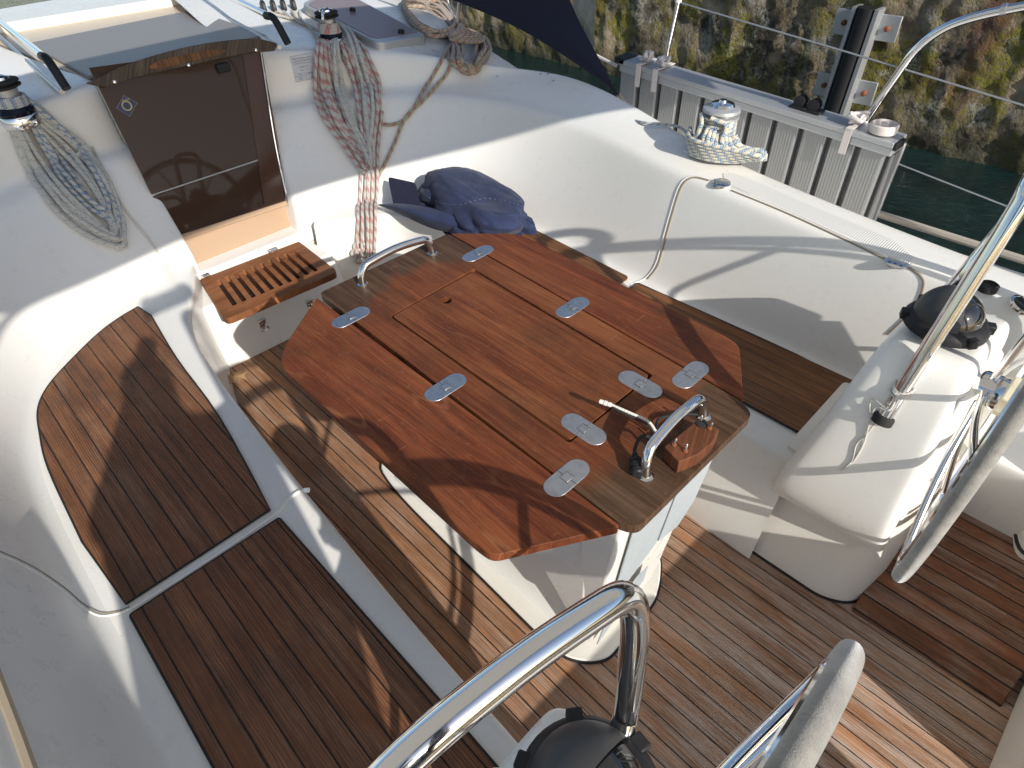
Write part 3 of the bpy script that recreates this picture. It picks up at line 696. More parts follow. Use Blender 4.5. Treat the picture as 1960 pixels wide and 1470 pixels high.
A = [bm.verts.new(p) for p in a1]; Bv = [bm.verts.new(p) for p in b1]; A2 = [bm.verts.new(p+DN*.03) for p in a1]; B2 = [bm.verts.new(p+DN*.03) for p in b1]
for i in range(len(A)-1):
    bm.faces.new((A[i], A[i+1], Bv[i+1], Bv[i])); bm.faces.new((A2[i], A2[i+1], A[i+1], A[i])); bm.faces.new((Bv[i], Bv[i+1], B2[i+1], B2[i]))
bm.faces.new((A[0], Bv[0], B2[0], A2[0])); bm.faces.new((A[-1], A2[-1], B2[-1], Bv[-1]))
bmesh.ops.recalc_face_normals(bm, faces=bm.faces); tr = link('top_rail', bm, OLDWOOD, dr, bevel=.003)
bm = bmesh.new(); rim = crom([DR(282, 131, .033), DR(300, 118, .033), DR(350, 106, .033), DR(400, 97, .033), DR(424, 97, .033), DR(420, 105, .033), DR(370, 117, .033), DR(310, 131, .033)], 4, True)
bm.faces.new([bm.verts.new(p) for p in rim]); link('finger_groove', bm, TEAK_S, tr)
for x, y in ((216, 158), (357, 126), (485, 97)):
    bm = bmesh.new(); lathe(bm, [(.006, 0), (.006, .002), (.003, .003)], DR(x, y, .031), -DN, res=12); link('screw', bm, CHROME, tr)
bm = bmesh.new(); c0 = DR(425, 130, .012); box(bm, c0, (.02, .055, .035)); link('lock', bm, BLACKP, dr, bevel=.004)
# rescue-service sticker (diamond)
NAVYS = mat('sticker_navy', (.03, .04, .11), .4); GOLD = mat('sticker_gold', (.50, .42, .20), .4)
dq = [DR(236, 181, .006), DR(263, 197, .006), DR(248, 224, .006), DR(221, 208, .006)]
bm = bmesh.new(); bm.faces.new([bm.verts.new(p) for p in dq]); stk = link('sticker', bm, NAVYS, dr)
bm = bmesh.new(); cen = sum(dq, V())/4; tube(bm, [p.lerp(cen, .06)-DN*.001 for p in dq], .0008, closed=True, res=4); link('sticker_border', bm, GOLD, stk)
bm = bmesh.new(); ux = (dq[1]-dq[3]).normalized(); uy = (dq[0]-dq[2]).normalized()
tube(bm, [cen-DN*.001+V((0, 1, 0)).cross(DN).normalized()*math.sin(a)*.016+V((0, 1, 0))*math.cos(a)*.016 for a in [i*math.pi/12 for i in range(24)]], .003, closed=True, res=5); link('lifebuoy_ring', bm, GOLD, stk)
def text(body, size, p, xdir, ydir, m, parent, name='lettering', align='CENTER'):
    cu = bpy.data.curves.new(name, 'FONT'); cu.body = body; cu.size = size; cu.align_x = align; cu.align_y = 'CENTER'; cu.extrude = .0002
    tmp = bpy.data.objects.new(name, cu); C.objects.link(tmp); bpy.context.view_layer.update()
    me = bpy.data.meshes.new_from_object(tmp.evaluated_get(bpy.context.evaluated_depsgraph_get())); bpy.data.objects.remove(tmp)
    X = V(xdir).normalized(); Yv = V(ydir); Yv = (Yv-X*Yv.dot(X)).normalized(); N = X.cross(Yv)
    M = Matrix((X, Yv, N)).transposed().to_4x4(); M.translation = p
    off = V((0, 0, 0)); q = parent
    while q: off += q.location; q = q.parent
    me.transform(Matrix.Translation(-off) @ M); me.materials.clear(); me.materials.append(m)
    o = bpy.data.objects.new(name, me); C.objects.link(o); o.parent = parent; return o
upd = V((.26, 0, 1)); text('SNSM', .0115, DR(240, 192, .0075), (0, -1, 0), upd, GOLD, stk)
# white side trim of the door opening
for px in ([(497, 97), (528, 291), (568, 462)],):
    bm = bmesh.new(); tube(bm, crom([DR(x, y, .012) for x, y in px], 6), .005, res=8); link('door_track', bm, CHROME, dr)

# sliding hatch above the door
ZH = 1.06
sh = thing('sliding_hatch', 'grey tinted acrylic sliding hatch over the companionway', 'hatch', (3.2, -.9, 1.1))
def hz(x, y, z=ZH): return Z(x, y, z)
def quad(name, px, z, th, m, parent, bevel=.004):
    bm = bmesh.new(); prism(bm, [Z(x, y, z) for x, y in px], th); return link(name, bm, m, parent, bevel=bevel)
quad('hatch_base', [(-60, 60), (165, 150), (512, 68), (330, -20)], ZH-.015, .03, gelcoat('beige_lining', (.62, .54, .43), .5), sh)
quad('acrylic_panel', [(55, 82), (168, 146), (508, 66), (372, 18)], ZH, .012, SMOKE_G, sh)
quad('front_rim', [(-80, 30), (-40, 52), (345, -8), (330, -40)], ZH+.03, .05, GEL, sh, .015)
quad('rubber_seal', [(-40, 50), (-30, 60), (350, 0), (345, -8)], ZH+.0, .02, RUBBER, sh)
for nm, lab, pts in (('g', 'stainless grab rail with black ends to port of the companionway hatch', [(-60, -10, 1.17), (0, 42, 1.17), (88, 112, 1.17)]), ('h', 'stainless grab rail with black ends to starboard of the companionway hatch', [(360, -45, 1.17), (432, -10, 1.17), (520, 33, 1.17)])):
    P3 = [Z(*p) for p in pts]; t = thing('grab_rail', lab, 'grab rail', P3[-1], 'grab rails beside the companionway hatch')
    bm = bmesh.new(); 
    for a, b in zip(P3, P3[1:]): tube(bm, [a, b], .0135, res=12)
    link('rail', bm, CHROME, t)
    e = P3[-1]; bm = bmesh.new(); tube(bm, crom([e+V((.05, 0, 0)), e+V((-.02, 0, -.005)), e+V((-.08, -.005, -.09))], 5), .0155, res=12); link('end_bracket', bm, BLACKP, t)
    off = -60 if nm == 'g' else 0
    bm = bmesh.new(); rr_ = [p+V((0, .0, -.115)) for p in P3]; tube(bm, rr_, .010, res=8); link('track', bm, STEEL, t)

# builder's plate
bp = thing('builder_plate', 'small grey metal data plate on the bulkhead to starboard of the door', 'plate', S(586, 130))
pn = (SN(570, 112)+SN(600, 112)+SN(575, 150)+SN(605, 150)).normalized(); pc = S(586, 130, .003)
bq = [PL(x, y, pc, pn) for x, y in ((554, 109), (597, 103), (611, 148), (567, 157))]
bm = bmesh.new(); bm.faces.new([bm.verts.new(p) for p in bq]); pl_ = link('plate', bm, mat('grey_label', (.50, .52, .56), .45, .2), bp)
INK = mat('label_ink', (.10, .12, .2), .6)
ux = (bq[1]-bq[0]); uy = (bq[0]-bq[3])
def bt_(s_, v, size, u=.5): text(s_, size, bq[3]+ux*u+uy*v+pn*.001, ux, uy, INK, pl_)
W_ = ux.length
bt_('Bavaria Yachtbau GmbH', .90, W_*.085); bt_('Bavariastrasse 1, D-97232 Giebelstadt', .81, W_*.045); bt_('Sailing Yacht  Bavaria 40 C', .70, W_*.07); bt_('Category A', .56, W_*.09); bt_('Max.  = 10', .43, W_*.085); bt_('Max.  + = 1400 kg', .29, W_*.085); bt_('CE', .11, W_*.14, .25); bt_('0609', .11, W_*.08, .78)
bm = bmesh.new()
for v in (.76, .2): tube(bm, [bq[3]+uy*v+pn*.0006, bq[2]+uy*v+pn*.0006], .0006, res=4)
for v in (.0, 1.): tube(bm, [bq[3]+uy*v+pn*.0006, bq[2]+uy*v+pn*.0006], .0006, res=4)
tube(bm, [bq[3]+uy*.2+ux*.5+pn*.0006, bq[3]+ux*.5+pn*.0006], .0006, res=4)
link('ruled_lines', bm, INK, pl_)
for u, v in ((.06, .94), (.94, .94), (.06, .06), (.94, .06)):
    bm = bmesh.new(); lathe(bm, [(.003, 0), (.002, .0015)], bq[3]+ux*u+uy*v, pn, res=10); link('screw', bm, STEEL, bp)

# ================================================================== WHEELS
def wheel(cx, cy, cz, R, label, tilt=0., knobside=1):
    t = thing('steering_wheel', label, 'steering wheel', (cx, cy, cz), 'twin steering wheels')
    cen = V((cx, cy, cz)); ax = V((math.cos(tilt), 0, math.sin(tilt))); u = V((0, 1, 0)); v = ax.cross(u).normalized()
    ring = lambda r, o=0., n=72: [cen+ax*o+(u*math.cos(2*math.pi*k/n)+v*math.sin(2*math.pi*k/n))*r for k in range(n)]
    bm = bmesh.new(); tube(bm, ring(R), .0148, closed=True, res=18); link('rim_cover', bm, SUEDE, t)
    bm = bmesh.new(); tube(bm, ring(R-.028, .012), .0075, closed=True, res=8); link('inner_hoop', bm, CHROME, t)
    for k in range(6):
        a = 2*math.pi*k/6+.3; d = u*math.cos(a)+v*math.sin(a)
        bm = bmesh.new(); tube(bm, crom([cen+ax*.055+d*.03, cen+ax*.04+d*R*.5, cen+ax*.01+d*(R-.02)], 5), .008, res=10); link('spoke', bm, CHROME, t)
    bm = bmesh.new(); lathe(bm, [(.035, .02), (.038, .03), (.038, .07), (.03, .085), (.018, .10), (.018, .13)], cen, ax, res=24); link('hub', bm, CHROME, t)
    bm = bmesh.new(); prof = [cen-ax*.0+(u*math.cos(2*math.pi*k/16)+v*math.sin(2*math.pi*k/16))*(.048 if k % 2 else .040) for k in range(16)]
    hexa(bm, prof, [p+ax*.024 for p in prof]); bmesh.ops.recalc_face_normals(bm, faces=bm.faces); link('hub_nut', bm, CREAM, t, bevel=.003)
    return t
wheel(-.047, -1.44, .79, .455, 'grey suede covered steering wheel at the starboard console')
wheel(-.026, -.165, .79, .403, 'grey suede covered steering wheel at the port console')

# ================================================================== COMPASSES
GLOSS = mat('glossy_black_dome', (.012, .012, .014), .04, coat=1)
SHADE = mat('matt_black_hood', (.05, .05, .052), .45)
WHT = mat('white_marks', (.6, .6, .6), .5)
def compass(p, label, hood, R=.067):
    t = thing('compass', label, 'compass', p, 'binnacle compasses'); p = V(p)
    bm = bmesh.new(); lathe(bm, [(R+.02, 0), (R+.02, .012), (R+.012, .022), (R+.002, .03)], p, res=40); b = link('mounting_ring', bm, BLACKP, t)
    for k in range(6):
        a = k*math.pi/3+.4; bm = bmesh.new(); q = p+V((math.cos(a), math.sin(a), 0))*(R+.014)+V((0, 0, .012)); box(bm, q, (.026, .022, .022), Matrix.Rotation(a, 3, 'Z')); link('lug', bm, BLACKP, b, bevel=.003)
    bm = bmesh.new(); pr = [(R*math.cos(a), .022+R*math.sin(a)*.95) for a in [i*math.pi/2/14 for i in range(15)]]; lathe(bm, pr, p, res=48); link('dome', bm, GLOSS, t)
    bm = bmesh.new(); n = 20; m = 14; G = []
    for i in range(n+1):
        th = hood+math.pi*i/n-math.pi/2; row = []
        for j in range(m+1):
            ph = math.pi/2*j/m; row.append(bm.verts.new(p+V((math.cos(th)*math.cos(ph)*(R+.006), math.sin(th)*math.cos(ph)*(R+.006), .022+math.sin(ph)*(R+.006)*.98))))
        G.append(row)
    for A, B in zip(G, G[1:]):
        for j in range(m): bm.faces.new((A[j], B[j], B[j+1], A[j+1]))
    link('hood', bm, SHADE, t)
    return t
cs = compass(Z(1808, 622, .872), 'black domed compass on the white starboard helm console', math.radians(30))
text('60', .018, Z(1831, 604, .872+.062), (-.3, -1, 0), (1, -.3, .6), WHT, cs)
compass(V((.115, -.205, .872)), 'grey-black domed compass under the guard tube of the port console', math.radians(0), .068)

# ================================================================== GUARD TUBES
def guard(pts, r, label, collar, ext=()):
    t = thing('guard_rail', label, 'guard rail', pts[0], 'stainless guards over the helm consoles')
    bm = bmesh.new(); tube(bm, crom(pts, 8), r, res=24); link('tube', bm, CHROME, t)
    for e in ext:
        bm = bmesh.new(); tube(bm, crom(e, 6), r, res=20); link('brace', bm, CHROME, t)
    for c in collar:
        bm = bmesh.new(); lathe(bm, [(r+.006, -.008), (r+.006, .008), (r+.003, .014)], V(c[0]), V(c[1]), res=24); link('collar', bm, RUBBER, t)
    return t
# port guard (close to the lens)
gp = [V((.235, .12, .84)), V((.215, .11, 1.0)), V((.20, .075, 1.12)), V((.195, -.02, 1.19)), V((.183, -.14, 1.20)), V((.17, -.245, 1.185)), V((.164, -.298, 1.16)), V((.155, -.312, 1.10)), V((.142, -.305, .98)), V((.135, -.30, .90))]
guard(gp, .0165, 'stainless tube guard arching over the port compass', [], [[V((.137, -.303, .905)), V((.12, -.268, .86)), V((.10, -.235, .83))]])
p0 = S(1690, 803, .0); ap = Z(1965, 372, 1.20)
leg = [p0+(ap-p0)*t for t in (-.02, .33, .66, .93)]
q0 = S(1768, 606, -.01); ap2 = Z(1985, 372, 1.19)
guard(leg+[ap+V((.004, -.012, .015)), ap+V((.008, -.06, .035)), ap2+V((.01, -.11, .03)), ap2+V((.006, -.135, -.02)), ap2.lerp(q0, .25)+V((.004, -.09, 0)), ap2.lerp(q0, .6)+V((0, -.03, 0)), q0], .0175, 'stainless tube guard arching over the starboard compass', [(p0, (ap-p0))])
# cord round the starboard guard
cd_ = thing('tied_cord', 'thin white cord knotted round the starboard guard tube with hanging ends', 'cord', p0+(ap-p0)*.14)
bm = bmesh.new(); kp = Z(1727, 725, .80)
for k in range(4):
    cc = p0+(ap-p0)*(.15+.013*k); tube(bm, [cc+V((math.cos(a)*.021, math.sin(a)*.021, -.010*math.sin(a)+.004*math.sin(a+k))) for a in [i*math.pi/10 for i in range(20)]], .0022, closed=True, res=6)
k0 = p0+(ap-p0)*.15+V((0, .02, 0))
tube(bm, crom([k0, k0+V((.0, .02, -.03)), S(1672, 760, .012), S(1668, 790, .008), S(1680, 800, .006), S(1660, 830, .003), S(1640, 850, .002), S(1632, 880, .002), S(1612, 900, .002)], 5), .002, res=6)
tube(bm, crom([k0, k0+V((.0, .01, -.04)), S(1676, 780, .01), S(1655, 845, .003), S(1637, 878, .002), S(1628, 885, .002)], 5), .002, res=6)
link('cord', bm, CORD, cd_)

# ================================================================== LOCKER SEAMS, HINGES, NONSKID, FITTINGS
def bead(pxs, r=.006, m=GEL, name='locker_seam', off=.0, n=5):
    bm = bmesh.new(); tube(bm, [S(p.x, p.y, off) for p in crom([V((x, y, 0)) for x, y in pxs], n)], r, res=8); return link(name, bm, m, boat)
SEAM = mat('seam_shadow', (.30, .26, .20), .8)
seam_s = [(1206, 545), (1235, 532), (1255, 505), (1268, 460), (1282, 410), (1296, 365), (1308, 345), (1325, 338), (1352, 344)]
bead(seam_s, .0035); bead([(x+5, y+2) for x, y in seam_s[1:]], .0035, SEAM, 'locker_gap', .001)
lip = [(1402, 360), (1500, 400), (1600, 445), (1680, 483), (1698, 492)]
bead(lip, .0035); bead([(x-2, y+5) for x, y in lip], .003, SEAM, 'locker_gap', .001)
lip2 = [(1740, 512), (1762, 528), (1768, 548), (1750, 590), (1700, 640)]
bead(lip2, .004, SEAM, 'locker_gap', .0)
seam_p = [(-60, 1040), (0, 1062), (60, 1090), (120, 1130), (155, 1160), (190, 1178), (225, 1174), (245, 1166)]
bead(seam_p, .0035, GEL, 'locker_seam', -.001); bead([(x+3, y-5) for x, y in seam_p], .0022, SEAM, 'locker_gap', 0); bead([(247, 1169), (380, 1086), (522, 989), (545, 962), (572, 941), (592, 938)], .005, GEL, 'locker_seam', .001, 3)
for x, y, lab in ((1380, 352, 'round stainless locker hinge at the forward end of the starboard locker lid'), (1717, 503, 'round stainless locker hinge at the aft end of the starboard locker lid')):
    p = S(x, y, .001); n = V((0, .1, 1)).normalized(); t = thing('locker_hinge', lab, 'hinge', p, 'hinges of the starboard locker lid')
    bm = bmesh.new(); lathe(bm, [(.033, 0), (.033, .003), (.030, .005)], p, n, res=32); d_ = link('disc', bm, CHROME, t)
    bm = bmesh.new(); tube(bm, [p+V((-.028, 0, .006)), p+V((.028, 0, .006))], .004, res=8); link('knuckle', bm, STEEL, d_)
    bm = bmesh.new()
    for q in (-.016, .0, .016): lathe(bm, [(.0035, 0), (.002, .0015)], p+V((q, .016, .004)), n, res=8)
    link('screw_heads', bm, BLACKP, d_)
TAN = mat('tan_gutter', (.42, .34, .24), .6)
bead([(-60, 1170), (-20, 1270), (10, 1350), (40, 1430), (75, 1530)], .011, TAN, 'coaming_gutter', .0)
bm = bmesh.new(); hexa(bm, [V((.028, -1.30, .42)), V((.040, -1.345, .80)), V((.040, -1.62, .80)), V((.028, -1.62, .42))], [V((.004, -1.315, .42)), V((.016, -1.355, .79)), V((.016, -1.60, .79)), V((.004, -1.60, .42))]); bmesh.ops.recalc_face_normals(bm, faces=bm.faces)
link('instrument_cover', bm, GEL, boat, bevel=.008, seg=3)
# nonskid strip on the starboard coaming top
bm = bmesh.new(); e0 = crom([V((1.02, -2.02, 0)), V((.97, -1.985, 0)), V((.7, -1.945, 0)), V((.42, -1.905, 0)), V((.33, -1.90, 0))], 8); e1 = crom([V((1.04, -2.05, 0)), V((.98, -2.075, 0)), V((.7, -2.03, 0)), V((.45, -1.99, 0)), V((.34, -1.93, 0))], 8)
G = []
for a, b in zip(e0, e1): G.append([bm.verts.new(D(*(a.lerp(b, t).xy), .0018)) for t in [i/5 for i in range(6)]])
for A, B in zip(G, G[1:]):
    for k in range(5): bm.faces.new((A[k], B[k], B[k+1], A[k+1]))
bmesh.ops.recalc_face_normals(bm, faces=bm.faces); link('nonskid_strip', bm, NONSKID, boat)
# small bolts on the coaming
for x, y, r in ((953, 147, .006), (1036, 143, .006), (1050, 142, .007), (1060, 156, .007)):
    bm = bmesh.new(); lathe(bm, [(r, 0), (r, .003), (r*.6, .006)], S(x, y, .0), SN(x, y), res=12); link('stud', bm, STEEL, boat)
TOE = mat('tan_toe_rail', (.40, .36, .30), .7)
bm = bmesh.new(); tube(bm, [V((2.6, -2.84, .455)), V((1., -2.84, .455)), V((-.6, -2.80, .455)), V((-1.4, -2.74, .455))], .016, res=8); link('toe_rail', bm, TOE, boat)
# deck filler and engine gauge
dp = S(1888, 556, .002); df = thing('deck_filler', 'round black filler cap on the deck behind the starboard compass', 'filler cap', dp)
bm = bmesh.new(); lathe(bm, [(.024, 0), (.024, .018), (.018, .022), (.018, .016), (.006, .014)], dp, res=24); link('cap', bm, RUBBER, df)
gp_ = S(1956, 586, .002); ga = thing('instrument_gauge', 'round gauge with a chrome bezel at the edge of the starboard console', 'gauge', gp_)
bm = bmesh.new(); lathe(bm, [(.034, 0), (.034, .006), (.028, .009), (.028, .006)], gp_, (-.3, .1, 1), res=28); link('bezel', bm, CHROME, ga)
bm = bmesh.new(); lathe(bm, [(.028, .005), (.027, .0065)], gp_, (-.3, .1, 1), res=28); link('dial', bm, BLACKP, ga)

# ================================================================== WINCHES
DARKB = mat('winch_black_anodised', (.015, .016, .022), .12, .6)
KNURL = mat('knurled_drum', (.58, .58, .57), .35, .9)
def _kn():
    k = NT(KNURL); k.bump(k.noise(k.pos, 900, 2), .8, .001)
_kn()
def winch(p, label, sc=1., tilt=(0, 0, 1)):
    t = thing('winch', label, 'winch', p, 'sheet and halyard winches'); a = V(tilt).normalized(); s = sc; p = V(p)
    bm = bmesh.new(); lathe(bm, [(.058*s, 0), (.060*s, .006*s), (.056*s, .03*s), (.054*s, .034*s)], p, a); link('base', bm, CHROME, t)
    bm = bmesh.new(); lathe(bm, [(.052*s, .034*s), (.054*s, .045*s), (.040*s, .066*s)], p, a); link('skirt', bm, DARKB, t)
    bm = bmesh.new(); lathe(bm, [(.040*s, .066*s), (.036*s, .075*s), (.034*s, .10*s), (.037*s, .112*s)], p, a); link('drum', bm, KNURL, t)
    bm = bmesh.new(); lathe(bm, [(.036*s, .112*s), (.052*s, .118*s), (.052*s, .122*s), (.040*s, .125*s), (.040*s, .129*s), (.052*s, .132*s), (.050*s, .137*s), (.03*s, .14*s)], p, a); j = link('self_tailing_jaws', bm, RUBBER, t)
    bm = bmesh.new(); lathe(bm, [(.030*s, .138*s), (.028*s, .147*s), (.016*s, .150*s), (.014*s, .146*s), (.009*s, .145*s)], p, a); link('cap', bm, CHROME, t)
    bm = bmesh.new(); q = p+a*.128*s+V((-.03, .035, 0))*s; tube(bm, crom([p+a*.146*s, p+a*.142*s+V((-.03, .03, 0))*s, p+a*.115*s+V((-.036, .04, 0))*s], 4), .008*s, res=8); link('feeder_arm', bm, CHROME, t)
    return t
w1 = S(45, 238); w2 = S(637, 88)
winch(w1, 'chrome and black winch on the port cabin edge, wound with white and blue rope', 1.12)
winch(w2, 'chrome and black winch beside the grey deck hatch, wound with red-flecked rope', 1.05)
w3 = Z(1366, 292, .80)
# the outer winch is all silver, with a ribbed plate on top
t = thing('winch', 'silver self-tailing winch on the starboard coaming wrapped in blue-flecked rope', 'winch', w3, 'sheet and halyard winches')
bm = bmesh.new(); prism(bm, rounded([w3+V((.11, .07, .0)), w3+V((-.07, .06, 0)), w3+V((-.07, -.09, 0)), w3+V((.10, -.10, 0))], .05), .2); link('pod', bm, GEL, t, bevel=.01)
bm = bmesh.new(); lathe(bm, [(.064, 0), (.064, .015), (.056, .035), (.048, .06), (.046, .11), (.05, .125)], w3); link('drum', bm, KNURL, t)
bm = bmesh.new(); lathe(bm, [(.048, .125), (.068, .133), (.068, .140), (.05, .143), (.05, .150), (.068, .154), (.066, .164), (.045, .171)], w3, res=40); link('self_tailing_jaws', bm, GREYFRAME, t)
bm = bmesh.new(); lathe(bm, [(.045, .171), (.04, .180), (.016, .183), (.013, .192), (.004, .192)], w3); link('cap', bm, CHROME, t)

# ================================================================== ROPES
def strand(bm, pts, r): tube(bm, pts, r, res=8)
def loops_px(name, label, mat_, top, bot, wprof, n, r, off0, jig=5, group=None, seed=1, rnd=.25, axisj=6, parent=None):
    rs = random.Random(seed); bm = bmesh.new(); A = V((*top, 0)); B = V((*bot, 0))
    for i in range(n):
        a0 = rs.uniform(0, .04); a1 = 1-rs.uniform(0, .14); ph = rs.uniform(.75, 1.); sk = rs.uniform(-1, 1); wm = rs.uniform(.3, 1.08); pts = []
        for k in range(26):
            t = 2*math.pi*k/26; a = a0+(a1-a0)*(1-math.cos(t))/2; ax = (B-A); nx = V((-ax.y, ax.x, 0)).normalized()
            q = A+ax*a+nx*(wm*wprof(a)*math.sin(t)*(ph if k < 13 else (2-ph)*.9)*(1-rnd*rs.random()*.3)+sk*axisj*a+math.sin(a*9+i)*jig*.5)
            pts.append(S(q.x, q.y, off0+r*1.1*((i*7) % 3)+.004*math.sin(t*2+i)))
        pts = crom(pts, 3, True); tube(bm, pts, r, closed=True, res=8)
    return link(name, bm, mat_, parent)
# port coil
rc = thing('rope_coil', 'white and blue-dashed rope hanked on the port winch, hanging down the bulkhead', 'rope', w1, 'coiled lines hanging from the winches')
wp = lambda a: 10+58*math.sin(math.pi*min(1, a*.92))**.8
loops_px('loops', '', R_WHT, (5, 190), (244, 488), lambda a: 22+40*math.sin(math.pi*min(1, a*.9)), 13, .0088, .010, 5, seed=3, parent=rc)
loops_px('blue_dashed_loops', '', R_BLU, (42, 195), (226, 440), lambda a: 16+22*math.sin(math.pi*min(1, a*.9)), 5, .0080, .022, 4, seed=9, parent=rc)
bm = bmesh.new()
tube(bm, crom([w1+V((0, .0, .10)), S(70, 205, .02), S(105, 235, .02), S(135, 275, .02), S(148, 295, .025)], 6), .007, res=8)
for k in range(3): 
    c0 = S(148, 297+k*5, .024); tube(bm, crom([c0+V((math.cos(a)*.01, math.sin(a)*.022, math.sin(a*2)*.006+k*.004)) for a in [i*math.pi/4 for i in range(8)]], 3, True), .0065, closed=True, res=8)
tube(bm, crom([S(148, 305, .02), S(165, 330, .016), S(185, 350, .014), S(189, 362, .012)], 6), .007, res=8)
link('tail_with_knot', bm, R_WHT, rc)
bm = bmesh.new()
for k in range(4):
    cc = w1+V((0, 0, .072+.0085*k)); tube(bm, [cc+V((math.cos(a)*.049, math.sin(a)*.049, .003*math.sin(a))) for a in [i*math.pi/14 for i in range(28)]], .0058, closed=True, res=8)
link('drum_turns', bm, R_BLU, rc)
# white knotted cord by the port jamb
kc = thing('knotted_cord', 'thin cream cord with a knotted end lying on the port bulkhead', 'cord', S(300, 480))
bm = bmesh.new(); tube(bm, SP([(175, 280, .008), (210, 350, .006), (245, 410, .006), (285, 460, .006), (312, 505, .006)]), .0042, res=8)
for k in range(3): tube(bm, crom([S(316+math.cos(a)*7, 510+k*4+math.sin(a)*5, .01+.004*k) for a in [i*math.pi/3 for i in range(6)]], 4, True), .0045, closed=True, res=8)
link('cord', bm, CORD, kc)
# mast-side coil on the middle winch
rc = thing('rope_coil', 'grey-white rope with red flecks hanging from the winch beside the data plate', 'rope', w2, 'coiled lines hanging from the winches')
def wmid(a): return 14+46*math.sin(math.pi*min(1, a*1.35+.12)) if a < .62 else max(7, 14-10*(a-.62))
loops_px('red_flecked_loops', '', R_RED, (628, 50), (706, 330), lambda a: 38+34*math.sin(math.pi*min(1, a*.95+.02))-28*a, 17, .0092, .013, 4, seed=5, parent=rc, axisj=8)
loops_px('plain_loops', '', R_WHT, (650, 60), (712, 320), lambda a: 26+16*math.sin(math.pi*min(1, a*.95+.02))-20*a, 8, .0088, .026, 4, seed=15, parent=rc, axisj=6)
bm = bmesh.new()
rs = random.Random(4)
for k in range(5):
    x0 = 694+k*8; pts = [(x0+rs.uniform(-8, 8), 215), (x0+rs.uniform(-3, 3), 290), (x0-4+rs.uniform(-3, 3), 360), (x0-8+rs.uniform(-2, 2), 430), (x0-10+rs.uniform(-4, 4), 480+rs.uniform(0, 20))]
    tube(bm, SP([(x, y, .012+.009*(k % 3)) for x, y in pts], 10), .0078, res=8)
link('hanging_tails', bm, R_RED, rc)
bm = bmesh.new()
for k, (x, y) in enumerate(((688, 470), (684, 482), (690, 492))):
    tube(bm, crom([S(x+math.cos(a)*11, y+math.sin(a)*8, .012+.006*k) for a in [i*math.pi/4 for i in range(8)]], 3, True), .0066, closed=True, res=8)
tube(bm, crom([S(686, 450, .014), S(683, 470, .02), S(680, 500, .012)], 5), .0066, res=8)
link('end_knot', bm, R_RED, rc)
bm = bmesh.new()
for k in range(5):
    cc = w2+V((0, 0, .062+.008*k)); tube(bm, [cc+V((math.cos(a)*(.046-.001*k), math.sin(a)*(.046-.001*k), .003*math.sin(a))) for a in [i*math.pi/14 for i in range(28)]], .0062, closed=True, res=8)
link('drum_turns', bm, R_RED, rc)
# khaki hank by the canopy frame
kk = S(880, 90, .02)
rc = thing('rope_coil', 'khaki rope with red flecks knotted in a tight hank below the canopy frame', 'rope', kk, 'coiled lines hanging from the winches')
loops_px('forward_loops', '', R_GRN, (770, 15), (880, 72), lambda a: 22+26*math.sin(math.pi*a), 9, .0105, .016, 5, seed=21, parent=rc, axisj=5)
loops_px('lower_loops', '', R_GRN, (885, 55), (905, 150), lambda a: 20+26*math.sin(math.pi*a), 9, .0105, .016, 5, seed=23, parent=rc, axisj=7)
bm = bmesh.new()
for k in range(4): tube(bm, crom([S(888+math.cos(a)*32, 76+k*6+math.sin(a)*10, .04+.004*k+.01*math.sin(a)) for a in [i*math.pi/4 for i in range(8)]], 4, True), .0085, closed=True, res=8)
link('binding_turns', bm, R_GRN, rc)
bm = bmesh.new()
tube(bm, SP([(862, 92, .03), (838, 130), (812, 175), (780, 226), (748, 240), (728, 236, .02)]), .0078, res=8)
tube(bm, SP([(872, 100, .03), (855, 142), (818, 188), (778, 225), (757, 272), (737, 315), (722, 345, .016)]), .0078, res=8)
link('lead_lines', bm, R_GRN, rc)
# teal flecked rope on the outer winch
rc = thing('rope_coil', 'cream rope with blue flecks piled round the silver starboard winch', 'rope', w3, 'coiled lines hanging from the winches')
bm = bmesh.new(); rs = random.Random(8)
for k in range(7):
    cc = w3+V((0, 0, .040+.0135*k)); rr_ = .062-.0012*k; tube(bm, [cc+V((math.cos(a)*rr_, math.sin(a)*rr_, .004*math.sin(a+k))) for a in [i*math.pi/14 for i in range(28)]], .0075, closed=True, res=8)
link('drum_turns', bm, R_TEAL, rc)
bm = bmesh.new()
for k in range(10):
    a0 = 1.5+k*.2; top = w3+V((math.cos(a0)*.066, math.sin(a0)*.066, .115-.005*k+rs.uniform(-.01, .01))); m1 = w3+V((math.cos(a0)*.085-.01, math.sin(a0)*.09, .05+rs.uniform(-.01, .015)))
    e = w3+V((-.08-.006*k, .045-.008*k+rs.uniform(-.01, .01), .010+.011*(k % 4))); e2 = e+V((-.045-rs.uniform(0, .03), -.045+rs.uniform(-.02, .02), -.004))
    tube(bm, crom([top, m1, e, e2], 8), .0092, res=8)
for k in range(6):
    tube(bm, crom([w3+V((.075+.006*k, .02, .012+.012*k)), w3+V((.05, .085+.005*k, .012+.013*k)), w3+V((-.03, .095+.004*k, .012+.012*k)), w3+V((-.11-.015*k, .05, .010+.009*k)), w3+V((-.155-.008*k, -.02+.008*k, .008+.005*k))], 8), .0082, res=8)
tube(bm, crom([w3+V((.0, .068, .145)), w3+V((-.055, .05, .125)), w3+V((-.06, .065, .07)), w3+V((-.11, .03, .03))], 8), .0085, res=8)
tube(bm, crom([w3+V((.05, .05, .145)), w3+V((.03, .075, .12)), w3+V((.04, .08, .06)), w3+V((.06, .06, .02))], 8), .0085, res=8)
link('piled_turns', bm, R_TEAL, rc)
